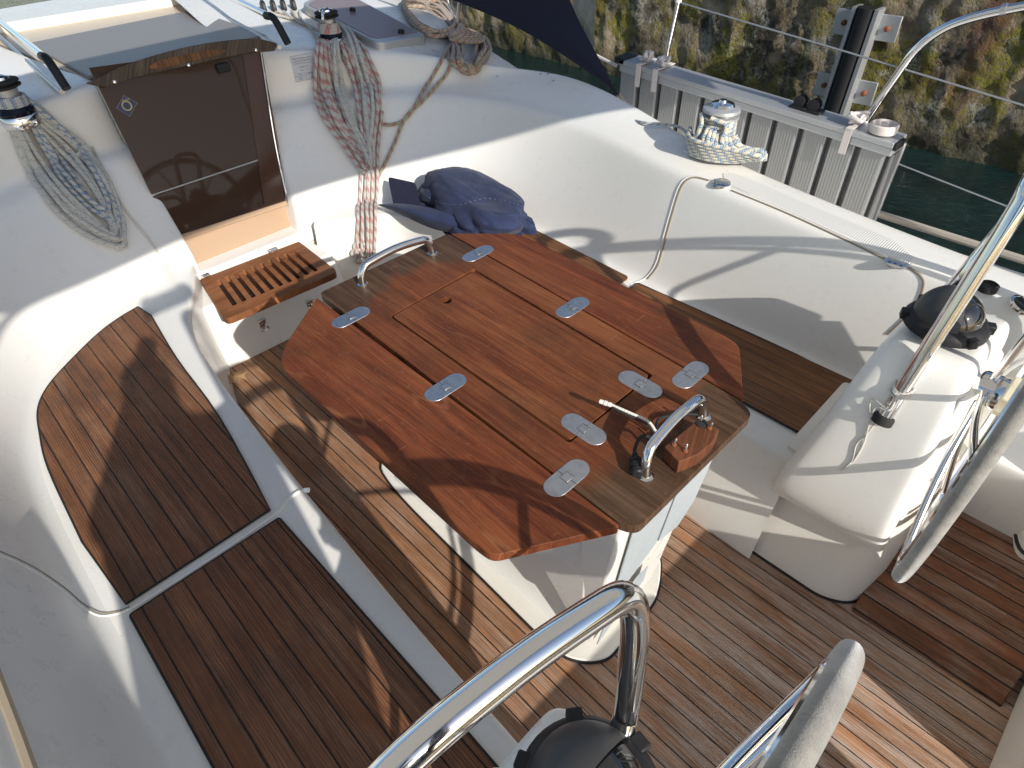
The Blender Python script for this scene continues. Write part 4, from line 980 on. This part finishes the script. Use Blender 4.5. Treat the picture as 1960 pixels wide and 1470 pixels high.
bm = bmesh.new(); tube(bm, crom([w3+V((.05, .05, .03)), Z(1300, 243, .82), Z(1240, 236, .83), Z(1200, 228, .80)], 5), .0055, res=8); link('lead_line', bm, R_BLU, rc)
# halyard tails leading aft through the clutches
cl = thing('rope_clutch', 'bank of four black rope clutches on the cabin top', 'rope clutch', S(540, 15))
cb0 = Z(535, 22, 1.03)
for k in range(4):
    x = 500+k*19; p = S(x+8, 24-k*1.5); p.z += .004; d = (Z(x-25, -5, 1.035)-Z(x+12, 30, 1.035)); d.z = 0; d.normalize(); q = V((-d.y, d.x, 0))
    bm = bmesh.new(); prof = [(-.02, 0), (.075, 0), (.075, .03), (.03, .05), (-.005, .045), (-.02, .02)]
    hexa(bm, [p+d*a-q*.0095+V((0, 0, b)) for a, b in prof], [p+d*a+q*.0095+V((0, 0, b)) for a, b in prof]); bmesh.ops.recalc_face_normals(bm, faces=bm.faces); link('clutch', bm, BLACKP, cl, bevel=.004)
rl_ = thing('halyard_tails', 'five control lines running from the black rope clutches to the winch', 'rope', Z(570, 40, 1.04))
for k in range(5):
    bm = bmesh.new(); tube(bm, crom([S(514+k*15, 30-k*1, .016), S(548+k*8, 38+k*2, .012), S(590+k*4, 52+k*3, .012), w2+V((.03, .02-.01*k, .06))], 6), .0058, res=8); link('line', bm, R_GRN if k % 2 else R_WHT, rl_)

# ================================================================== DECK HATCH
def zh(x, y, z=1.05): return Z(x, y, z)
dh = thing('deck_hatch', 'grey framed acrylic deck hatch on the cabin top behind the winch', 'hatch', zh(700, 60))
o4 = [S(578, 22, .006), S(640, -20, .006), S(815, 82, .006), S(724, 97, .006)]
ctr = sum(o4, V())/4; nn = (o4[2]-o4[0]).cross(o4[3]-o4[1]).normalized(); nn = nn if nn.z > 0 else -nn
o4 = [p-nn*(p-ctr).dot(nn) for p in (PL(x, y, ctr, nn) for x, y in ((578, 22), (640, -14), (818, 83), (722, 98)))]
bm = bmesh.new(); prism(bm, [p+nn*.036 for p in rounded(o4, .05, 6)], .045); link('frame', bm, GREYFRAME, dh, bevel=.008, seg=3)
i4 = [p.lerp(ctr, .11)+nn*.0385 for p in o4]
bm = bmesh.new(); prism(bm, rounded(i4, .04, 6), .004); link('pane', bm, mat('tinted_pane', (.24, .19, .20), .35, spec=.2), dh)
for x, y in ((675, 21), (768, 63)):
    p = PL(x, y, ctr+nn*.040, nn); bm = bmesh.new(); lathe(bm, [(.016, 0), (.016, .012), (.012, .016)], p, nn, res=20); link('latch_knob', bm, BLACKP, dh)

# ================================================================== BLUE BAG
bg = thing('canvas_bag', 'crumpled navy blue canvas cover bundled on the forward end of the starboard seat', 'canvas cover', Z(900, 400, .42))
bm = bmesh.new(); bmesh.ops.create_icosphere(bm, subdivisions=6, radius=1)
bc = V((2.06, -1.715, ZS+.0))
rg = lambda x: 1-abs(x)*2
for v in bm.verts:
    n = v.co.normalized()
    q = V((math.copysign(abs(n.x)**.8, n.x)*.40, math.copysign(abs(n.y)**.8, n.y)*.185, max(n.z, -.1)*(.185-.03*n.x))); q.z = min(q.z, .150+.02*n.x+.02*n.y+.12*(q.z-.150))
    f = noise.noise(V((n.x*1.3+3, n.y*1.3, n.z*1.3)))*.14+noise.noise(V((n.x*2.4, n.y*2.2+7, n.z*2.4)))*.06
    u = V((n.x*1.7+n.y*1.2+5, n.y*.8-n.x*.4, n.z*2.2)); u2 = V((n.x*2.6-n.y*2+1, n.y*1.6, n.z*2.0+4))
    cr = max(0, rg(noise.noise(u))-.55)*.42*max(.08, 1-n.z*1.15)+max(0, rg(noise.noise(u2))-.55)*.32*max(.1, 1-n.z*1.2)
    q *= 1+f-cr+.012*noise.noise(n*9)
    a = math.radians(-12); v.co = bc+V((q.x*math.cos(a)-q.y*math.sin(a), q.x*math.sin(a)+q.y*math.cos(a), q.z+.02))
cover = link('cover', bm, NAVY, bg)
bm = bmesh.new()
fl = [(722, 392), (760, 395), (800, 402), (850, 440), (900, 446), (845, 446), (790, 425), (745, 402)]
top = [(722, 391, .05), (755, 388, .07), (800, 392, .10), (845, 402, .11), (890, 425, .10), (915, 446, .05)]
botm = [(724, 393, .02), (750, 402, .02), (790, 422, .03), (830, 440, .02), (865, 446, .02), (905, 448, .02)]
mid = [(723, 393, .05), (752, 396, .09), (795, 408, .11), (838, 424, .10), (878, 437, .08), (910, 447, .04)]
G = [[bm.verts.new(Z(x, y, ZS+h)) for x, y, h in row] for row in (top, mid, botm)]
for A, B in zip(G, G[1:]):
    for k in range(len(A)-1): bm.faces.new((A[k], B[k], B[k+1], A[k+1]))
bmesh.ops.recalc_face_normals(bm, faces=bm.faces); link('loose_flap', bm, NAVY, bg, sub=3)
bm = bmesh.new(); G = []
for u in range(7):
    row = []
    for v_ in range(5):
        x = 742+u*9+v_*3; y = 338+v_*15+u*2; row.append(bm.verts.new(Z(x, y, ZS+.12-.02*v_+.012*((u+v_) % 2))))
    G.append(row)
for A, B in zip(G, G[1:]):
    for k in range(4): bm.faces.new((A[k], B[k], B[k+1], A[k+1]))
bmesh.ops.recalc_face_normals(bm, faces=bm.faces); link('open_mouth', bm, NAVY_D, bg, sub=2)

bpy.context.view_layer.update(); dg = bpy.context.evaluated_depsgraph_get(); BB = tree_of([cover])
def on_bag(x, y):
    d = ray(x, y).normalized(); h = BB.ray_cast(EYE, d); return (h[0]-d*.0015) if h[0] else None
bm = bmesh.new()
for path in ([(795, 350), (812, 372), (845, 388), (875, 392)], [(880, 392), (930, 380), (980, 388), (1018, 402)]):
    pp_ = [on_bag(p.x, p.y) for p in crom([V((x, y, 0)) for x, y in path], 16)]
    for i in range(0, len(pp_)-2, 3):
        if pp_[i] and pp_[i+2] and (pp_[i]-pp_[i+2]).length < .05: tube(bm, [pp_[i], pp_[i+1]], .0009, res=5)
if len(bm.verts): link('stitching', bm, mat('thread', (.20, .22, .30), .8), bg)
else: bm.free()
# maple leaf
lf = bmesh.new(); lc = Z(452, 724, .03); pts = []
shape = [(0, -1), (.18, -.45), (.75, -.6), (.55, -.2), (1.05, .1), (.6, .2), (.7, .6), (.25, .4), (.05, 1.05), (-.2, .45), (-.65, .65), (-.55, .2), (-1.0, .15), (-.55, -.2), (-.7, -.6), (-.15, -.45)]
vc = lf.verts.new(lc+V((0, 0, .012))); vs = []
for i, (a, b) in enumerate(shape):
    an = .6; x = a*math.cos(an)-b*math.sin(an); y = a*math.sin(an)+b*math.cos(an); vs.append(lf.verts.new(lc+V((x*.062, y*.062, .004+.012*((i % 3)/2)))))
for i in range(len(vs)): lf.faces.new((vc, vs[i], vs[(i+1) % len(vs)]))
bmesh.ops.recalc_face_normals(lf, faces=lf.faces)
LEAF = mat('dry_leaf', (.40, .24, .12), .8)
tag(link('maple_leaf', lf, LEAF), 'dry brown maple leaf on the teak sole beside the step', 'leaf')

# ================================================================== CANOPY, STRAP, GANGWAY, RAILS
YC = -2.42
ch = thing('spray_hood', 'dark navy canvas spray hood corner strapped down to the coaming', 'spray hood', Yp(1165, 150, YC))
row0 = [Yp(1176, 166, YC), Yp(1150, 118, YC), Yp(1125, 72, YC-.01), Yp(1108, 40, YC-.02), Yp(1086, -10, YC-.02), Yp(1060, -80, YC)]
row2 = [Yp(1170, 172, YC), Yp(1105, 122, YC+.02), Yp(1050, 88, YC+.03), Yp(990, 50, YC+.03), Yp(850, -8, YC+.05), Yp(700, -60, YC+.1)]
bm = bmesh.new(); G = [[bm.verts.new(p) for p in row0], [bm.verts.new(a.lerp(b, .33)+V((0, .015, 0))) for a, b in zip(row0, row2)], [bm.verts.new(a.lerp(b, .66)+V((0, .01, 0))) for a, b in zip(row0, row2)], [bm.verts.new(p) for p in row2]]
for A, B in zip(G, G[1:]):
    for k in range(len(A)-1): bm.faces.new((A[k], B[k], B[k+1], A[k+1]))
# roof of the hood, above the picture
Rf = [[bm.verts.new(V((x, YC+.1+(2.9*t), 1.55+.35*math.sin(math.pi*t)))) for t in [i/8 for i in range(9)]] for x in (3.4, 3.9, 4.6)]
for A, B in zip(Rf, Rf[1:]):
    for k in range(8): bm.faces.new((A[k], B[k], B[k+1], A[k+1]))
hood = link('canvas', bm, NAVY_D, ch, sub=2)
bm = bmesh.new(); a, b = Yp(1176, 166, YC), S(1228, 238, .0)
tube(bm, [Yp(1160, 150, YC), Yp(1182, 185, YC+.02)], .009, res=8); tube(bm, [Yp(1178, 162, YC), Yp(1168, 178, YC)], .006, res=8); link('buckle', bm, BLACKP, ch)
bm = bmesh.new(); 
for dx in (0, 6): tube(bm, crom([Yp(1180+dx, 180, YC+.02), Yp(1200+dx, 208, YC+.05), S(1230+dx, 238, .003)], 4), .0035, res=6)
link('strap', bm, mat('pinkish_strap', (.55, .42, .33), .8), ch)
bm = bmesh.new(); fb = S(874, 52, .0)
tube(bm, [fb, Yp(880, 0, fb.y), Yp(886, -60, fb.y)], .011, res=12); tube(bm, [fb+V((.02, 0, .05)), Yp(855, -5, fb.y-.02), Yp(846, -40, fb.y-.02)], .009, res=10); link('frame_leg', bm, STEEL, ch)

YG = -2.72
gw = thing('aluminium_gangway', 'grey aluminium slatted gangway lashed on edge along the starboard rail', 'gangway', Yp(1450, 300, YG))
TL, TR = Yp(1190, 112, YG), Yp(1716, 272, YG); xl, xr = TL.x, TR.x
def gz(x): return TL.z+(TR.z-TL.z)*(x-xl)/(xr-xl)
HB = .46
def gbox(x0, x1, za, zb, y0, y1, nm, m, bev=.003):
    bm = bmesh.new(); hexa(bm, [V((x0, y0, gz(x0)+za)), V((x1, y0, gz(x1)+za)), V((x1, y1, gz(x1)+za)), V((x0, y1, gz(x0)+za))], [V((x0, y0, gz(x0)+zb)), V((x1, y0, gz(x1)+zb)), V((x1, y1, gz(x1)+zb)), V((x0, y1, gz(x0)+zb))])
    bmesh.ops.recalc_face_normals(bm, faces=bm.faces); return link(nm, bm, m, gw, bevel=bev)
gbox(xl, xr, -.022, 0, YG-.11, YG+.02, 'top_rail', ALU); gbox(xl, xr, -.055, -.024, YG-.105, YG+.012, 'top_rail_lip', ALU); gbox(xl, xr, -HB-.05, -HB, YG-.11, YG+.015, 'bottom_rail', ALU)
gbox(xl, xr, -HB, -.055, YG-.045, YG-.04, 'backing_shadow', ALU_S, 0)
ng = 11; pw = (xl-xr)/ng
for i in range(ng):
    x1 = xl-pw*i-.004; x0 = x1-pw*.74; gbox(x0, x1, -HB, -.056, YG-.012, YG, 'slat', ALU_R, .002)
    gbox(x0-pw*.05, x0, -HB, -.056, YG-.03, YG-.004, 'slat_edge', ALU, 0)
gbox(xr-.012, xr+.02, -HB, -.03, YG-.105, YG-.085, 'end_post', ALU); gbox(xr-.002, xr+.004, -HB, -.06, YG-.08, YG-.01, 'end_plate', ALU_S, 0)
gbox(xr-.014, xr-.002, -.028, .002, YG-.06, YG+.02, 'end_cap', BLACKP, .003)
gbox(xl-.03, xl+.03, -.02, .006, YG-.11, YG+.02, 'forward_cap', BLACKP, .003)
wc = Yp(1690, 252, YG-.05); wc = V((wc.x, YG-.04, gz(wc.x)+.006))
bm = bmesh.new(); lathe(bm, [(.050, 0), (.052, .006), (.052, .03), (.047, .034), (.045, .012), (.015, .010), (.014, .036), (.006, .038)], wc, res=32); link('wheel', bm, WEB, gw)
pb = thing('pulley_block', 'pair of black pulley blocks on the top rail of the gangway', 'pulley block', V((Yp(1540, 225, YG-.04).x, YG-.05, gz(1)+.0)))
for k, px in enumerate((1525, 1553)):
    q = Yp(px, 222, YG-.04); q = V((q.x, YG-.05, gz(q.x)))
    bm = bmesh.new(); box(bm, q+V((0, 0, .006)), (.075, .06, .01)); link('foot', bm, BLACKP, pb, bevel=.003)
    for dy in (-.012, .016):
        bm = bmesh.new(); lathe(bm, [(.012, 0), (.024, .001), (.024, .008), (.012, .009)], q+V((0, dy, .03)), (0, 1, 0), res=20); link('cheek', bm, BLACKP, pb)
# lashings
def wrap(px, label):
    q = Yp(px[0], px[1], YG); t = thing('lashing', label, 'webbing strap', q, 'white webbing lashings on the gangway'); z = gz(q.x)
    bm = bmesh.new(); x = q.x
    box(bm, (x, YG+.024, z-.045), (.028, .003, .10)); box(bm, (x, YG-.045, z+.005), (.028, .145, .003)); link('strap', bm, WEB, t)
    bm = bmesh.new(); rs = random.Random(px[0])
    for k in range(4): tube(bm, crom([V((x, YG-.03, z+.018))+V((rs.uniform(-.03, .03), rs.uniform(-.03, .03), rs.uniform(0, .035))) for _ in range(6)], 4, True), .007, closed=True, res=6)
    link('knot', bm, WEB, t)
wrap((1260, 137), 'white webbing tied round the gangway at the stanchion foot'); wrap((1228, 128), 'white webbing strap near the forward end of the gangway'); wrap((1632, 240), 'pinkish white webbing knotted at the foot of the stern rail')
# stanchion, wires, stern rail
YS = -2.83
sp0 = Yp(1277, 98, YS); st_ = thing('stanchion', 'thin stainless stanchion rising behind the gangway', 'stanchion', V((sp0.x, YS, .44)))
stp1 = Yp(1298, 4, YS); bm = bmesh.new(); tube(bm, [V((sp0.x, YS, .44)), sp0, stp1], .0125, res=12); link('post', bm, CHROME, st_); bm = bmesh.new(); lathe(bm, [(.016, 0), (.016, .012), (.008, .02)], stp1, res=14); link('cap', bm, WEB, st_)
def wire(name, lab, pts, r, m):
    t = bmesh.new(); tube(t, pts, r, res=6); o = link(name, t, m); return tag(o, lab, 'guard wire', 'guard wires on the starboard side')
wire('guard_wire', 'upper guard wire running from the stanchion past the stern rail', [stp1, Yp(1626, 101, YS), Yp(1960, 202, YS), Yp(2100, 246, YS)], .0035, WIRE)
wire('guard_wire', 'lower guard wire crossing the dark water behind the gangway', [Yp(1230, 110, YS), Yp(1700, 306, YS), Yp(1930, 396, YS), Yp(2060, 450, YS)], .003, WIRE)
wire('guard_wire', 'white coated guard wire leading forward from the gangway', [Yp(1180, 126, YS), Yp(1090, 80, YS), Yp(985, 32, YS), Yp(880, -15, YS)], .008, WEB)
pp = thing('stern_rail', 'curved stainless stern rail rising beside the gangway end', 'stern rail', Yp(1660, 235, YS))
pr_ = [Yp(1640, 262, YS), Yp(1672, 208, YS), Yp(1712, 150, YS), Yp(1750, 98, YS), Yp(1800, 58, YS), Yp(1860, 34, YS), Yp(1960, 12, YS), Yp(2100, -10, YS)]
pr_ = [V((pr_[0].x, YS, .44))]+pr_
bm = bmesh.new(); tube(bm, crom(pr_, 8), .0155, res=16); link('tube', bm, CHROME, pp)
bm = bmesh.new(); q = Yp(1922, 18, YS); lathe(bm, [(.019, -.008), (.019, .008)], q, (Yp(1960, 12, YS)-q), res=16); link('joint_clamp', bm, STEEL, pp)
# cream light-switch rope by the aft deck and braided black line
br_ = bmesh.new(); tube(br_, crom([Z(1885, 540, .55), Z(1915, 550, .55), Z(1945, 562, .55), Z(2000, 580, .55)], 6), .012, res=8)
tag(link('mooring_line', br_, ropemat('black_braid', (.03, .03, .03))), 'thick black braided mooring line at the right edge of the deck', 'rope')

# ================================================================== WATER, QUAY
ZW = -.45
bm = bmesh.new(); G = [[bm.verts.new(V((x, y, ZW))) for y in (-7.4, -4, 0, 60)] for x in (-60, -5, 0, 10, 80)]
for A, B in zip(G, G[1:]):
    for k in range(3): bm.faces.new((A[k], B[k], B[k+1], A[k+1]))
WATER = mat('harbour_water', (.010, .045, .045), .06, spec=.5); k = NT(WATER)
n1 = k.noise(k.vscale((9, 18, 9)), 1, 6, .65, .8); n2 = k.noise(k.pos, 2.2, 3); k.bump(k.math('ADD', n1, n2), .9, .06); k.out(k.mix(k.rng(n2, .35, .7), (.004, .016, .015), (.008, .032, .029)))
tag(link('water', bm, WATER), 'dark green harbour water', 'water', kind='structure')
# quay wall
YQ = -6.18
qw = thing('quay_wall', 'rough stone quay wall stained with moss and lichen above the water', 'quay wall', (2, YQ, ZW))
bm = bmesh.new(); NX, NZ = 420, 120; x0, x1, z0, z1 = -4., 8.2, -1.2, 2.6; G = []
for i in range(NX+1):
    x = x0+(x1-x0)*i/NX; row = []
    for j in range(NZ+1):
        z = z0+(z1-z0)*j/NZ; p = V((x, 0, z))
        d = noise.fractal(p*1.6, .8, 2.1, 7)*.036+noise.fractal(p*7+V((3, 0, 1)), .7, 2.1, 4)*.022-.05*max(0, noise.noise(p*3.1))
        d += .10*max(0, z-.95) + (.05 if z > 1.0+.1*noise.noise(p*2) else 0)+.05*(max(0, .15-z))**1.0
        row.append(bm.verts.new(V((x, YQ-.06+d-.012*x*0, z))))
    G.append(row)
for A, B in zip(G, G[1:]):
    for j in range(NZ): bm.faces.new((A[j], B[j], B[j+1], A[j+1]))
bmesh.ops.recalc_face_normals(bm, faces=bm.faces)
STONE = mat('mossy_stone', (.3, .26, .2), .9); k = NT(STONE); X, Yy, Zz = k.sep()[:3]
a = k.noise(k.pos, 2.2, 8, .65); b = k.noise(k.pos, 9, 8, .75); c = k.noise(k.vscale((1, 1, .5)), 3.6, 8, .7, .4); d = k.noise(k.pos, 38, 4, .7)
col = k.mix(k.rng(a, .38, .62), (.13, .105, .068), (.34, .275, .18)); col = k.mix(k.rng(b, .52, .68, 0, .75), col, (.47, .40, .29))
col = k.mix(k.rng(k.noise(k.vscale((1, 1, 1), None, 0, (9, 4, 2)), 1.3, 7, .75), .49, .56, 0, .92), col, (.026, .022, .014))
col = k.mix(k.math('MULTIPLY', k.rng(c, .48, .56), k.rng(d, .36, .52)), col, (.20, .18, .025))
col = k.mix(k.math('MULTIPLY', k.rng(k.noise(k.vscale((1, 1, 1), None, 0, (2, 7, 5)), 2.6, 7, .7), .52, .6), k.rng(d, .42, .58, 0, .8)), col, (.36, .36, .32))
col = k.mix(k.rng(k.noise(k.vscale((1, 1, .35), None, 0, (5, 1, 8)), 1.1, 6, .7), .56, .63, 0, .7), col, (.17, .075, .045))
vo = k.n('TexVoronoi'); k.set(vo.inputs['Vector'], k.pos); vo.inputs['Scale'].default_value = 24
peb = k.rng(Zz, .95, 1.15); col = k.mix(k.math('MULTIPLY', peb, .9), col, k.mix(k.rng(vo.outputs['Distance'], .1, .5), k.mix(.6, vo.outputs['Color'], (.33, .22, .13), 'MULTIPLY'), (.03, .022, .015)))
wet = k.rng(Zz, ZW+.02, ZW+.35, .85, 0); col = k.mix(wet, col, (.055, .055, .03))
k.bump(k.math('ADD', k.math('ADD', k.math('MULTIPLY', b, 1.), k.math('MULTIPLY', d, .5)), k.math('MULTIPLY', k.math('MULTIPLY', peb, -1.5), vo.outputs['Distance'])), .9, .05); k.out(col)
link('stone_face', bm, STONE, qw)
CONC = mat('grey_concrete', (.36, .34, .28), .9); k = NT(CONC); a = k.noise(k.pos, 2.5, 8, .7); col = k.mix(k.rng(a, .4, .65), (.22, .21, .16), (.44, .42, .35)); wet = k.rng(k.sep()[2], ZW+.1, ZW+.55, .8, 0); k.bump(a, .6, .03); k.out(k.mix(wet, col, (.09, .085, .06)))
bm = bmesh.new(); G = []
for i in range(41):
    x = 5.05+i*.6; row = []
    for j in range(13):
        z = -1.2+j*.32; row.append(bm.verts.new(V((x, YQ-.02-.16*(x-5.05)+.0*z, z))))
    G.append(row)
for A, B in zip(G, G[1:]):
    for j in range(12): bm.faces.new((A[j], B[j], B[j+1], A[j+1]))
bmesh.ops.recalc_face_normals(bm, faces=bm.faces)
cw = link('concrete_quay', bm, CONC); tag(cw, 'smooth grey concrete quay wall beyond the navy hood', 'quay wall')
bm = bmesh.new(); hexa(bm, [V((-40, YQ-.25, 2.5)), V((8.2, YQ-.25, 2.5)), V((8.2, YQ-60, 2.5)), V((-40, YQ-60, 2.5))], [V((-40, YQ-.25, 2.6)), V((8.2, YQ-.25, 2.6)), V((8.2, YQ-60, 2.6)), V((-40, YQ-60, 2.6))])
tag(link('quay_pavement', bm, CONC), 'quay top', 'pavement', kind='structure')
# pontoon pile guide on the wall
fp = thing('guide_rail', 'vertical black rubber guide rail in a steel channel bolted to the quay wall', 'guide rail', Yp(1590, 220, YQ+.14))
YF = YQ+.16; a = Yp(1662, 14, YF); b = Yp(1590, 222, YF); xm = (a.x+b.x)/2; a = V((xm, YF, a.z)); b = V((xm, YF, -.6)); 
a.x = Yp(1662, 14, YF).x; b.x = a.x+(Yp(1590, 222, YF).x-a.x)*1.0
bm = bmesh.new(); tube(bm, [a, b], .075, res=20); link('rubber_strip', bm, BLACKP, fp)
bm = bmesh.new()
for s_ in (-1, 1): hexa(bm, [b+V((s_*.075, -.09, 0)), b+V((s_*.105, -.09, 0)), b+V((s_*.105, .05, 0)), b+V((s_*.075, .05, 0))], [a+V((s_*.075, -.09, 0)), a+V((s_*.105, -.09, 0)), a+V((s_*.105, .05, 0)), a+V((s_*.075, .05, 0))])
bmesh.ops.recalc_face_normals(bm, faces=bm.faces); link('steel_channel', bm, ALU, fp)
for sx_, zz in ((1, 0), (-1, 0), (1, 1), (-1, 1)):
    r_ = Yp(1652, 49, YF-.06) if zz == 0 else Yp(1609, 170, YF-.06)
    tt = (r_.z-b.z)/(a.z-b.z); q = V((b.x+(a.x-b.x)*tt+sx_*.175, YF-.085, r_.z)); bm = bmesh.new(); box(bm, q, (.17, .02, .19)); br = link('bracket', bm, ALU, fp, bevel=.004)
    bm = bmesh.new(); lathe(bm, [(.022, 0), (.022, .02), (.012, .03)], q+V((0, .01, 0)), (0, 1, 0), res=10); link('bolt', bm, RUST, br)

# ================================================================== overhead: bimini and the person taking the picture
BIM = mat('cream_fill_canvas', (.75, .72, .64), .9); _nt = BIM.node_tree; _tr = _nt.nodes.new('ShaderNodeBsdfTranslucent'); _tr.inputs[0].default_value = (.7, .66, .58, 1); _mx = _nt.nodes.new('ShaderNodeMixShader'); _mx.inputs[0].default_value = .42  # unseen awning; pale translucent cloth added to brighten the shade beneath
_nt.links.new(BIM.node_tree.nodes['Principled BSDF'].outputs[0], _mx.inputs[1]); _nt.links.new(_tr.outputs[0], _mx.inputs[2]); _nt.links.new(_mx.outputs[0], _nt.nodes['Material Output'].inputs[0])
bi = thing('bimini_top', 'unseen sun awning over the cockpit in cream cloth added to brighten the shade', 'awning', (.8, -.9, 2.05))
bm = bmesh.new(); G = []
for i, x in enumerate((-.20, .0, .4, .8, 1.15, 1.5)):
    G.append([bm.verts.new(V((x-(.55*max(0, -.9-y)/1.4 if i == 0 else 0), y, 2.08-.10*((y+.9)/1.5)**2))) for y in (-2.45, -1.8, -1.2, -.6, 0., .6)])
for A, B in zip(G, G[1:]):
    for k in range(5): bm.faces.new((A[k], B[k], B[k+1], A[k+1]))
link('canvas', bm, BIM, bi, sub=2)
bm = bmesh.new()
for x in (-.2, 1.48):
    tube(bm, crom([V((-.85, -2.6, .5)), V((-.75+(x+.2)*.25, -2.55, 1.5)), V((x-.05, -2.40, 1.93)), V((x, -2.0, 2.04)), V((x, -.9, 2.075)), V((x, .2, 2.04)), V((x-.05, .58, 1.93)), V((-.75+(x+.2)*.25, .75, 1.5)), V((-.85, .8, .5))], 8), .012, res=8)
link('frame', bm, CHROME, bi)
def person():
    o = thing('person', 'person in a dark blue jacket holding a phone at the stern', 'person', (-.42, .23, 0))
    V_ = [(0, 0, .95), (0, 0, 1.12), (0, 0, 1.30), (0, 0, 1.47), (.01, 0, 1.56), (.03, 0, 1.66), (.04, 0, 1.76),
          (0, .10, .90), (.02, .12, .48), (0, .13, .08), (.12, .15, .03), (0, -.10, .90), (.02, -.12, .48), (0, -.13, .08), (.12, -.15, .03),
          (.0, .19, 1.45), (.10, .20, 1.36), (.34, -.12, 1.66), (.0, -.19, 1.45), (.10, -.25, 1.36), (.34, -.27, 1.70)]
    E_ = [(0, 1), (1, 2), (2, 3), (3, 4), (4, 5), (5, 6), (0, 7), (7, 8), (8, 9), (9, 10), (0, 11), (11, 12), (12, 13), (13, 14), (3, 15), (15, 16), (16, 17), (3, 18), (18, 19), (19, 20)]
    R_ = [.13, .12, .13, .11, .06, .095, .08, .09, .065, .05, .04, .09, .065, .05, .04, .065, .048, .035, .065, .048, .035]
    me = bpy.data.meshes.new('body'); me.from_pydata(V_, E_, []); b = bpy.data.objects.new('body', me); C.objects.link(b); b.parent = o
    sk = b.modifiers.new('s', 'SKIN'); 
    for i, r in enumerate(R_): me.skin_vertices[0].data[i].radius = (r, r*{0: 2.1, 1: 2.2, 2: 1.9, 3: 1.7}.get(i, 1.0))  # torso broadened so its shadow covers more of the port seat
    me.skin_vertices[0].data[0].use_root = True
    b.modifiers.new('d', 'SUBSURF').levels = 1; me.materials.append(mat('dark_clothing', (.02, .025, .05), .9))
    bm = bmesh.new(); box(bm, (-.10, .01, 1.77), (.009, .155, .075)); link('phone', bm, BLACKP, o, bevel=.003)
    for s in (-1, 1):
        for k in range(4):
            bm = bmesh.new(); q = V((-.115, .01+s*.075, 1.755+.017*k)); tube(bm, crom([q+V((-.02, s*.02, -.02)), q+V((0, s*.012, 0)), q+V((.015, -s*.004, .002)), q+V((.018, -s*.02, .0))], 4), .008, res=8); link('finger', bm, mat('skin', (.5, .3, .22), .6), o)
person()
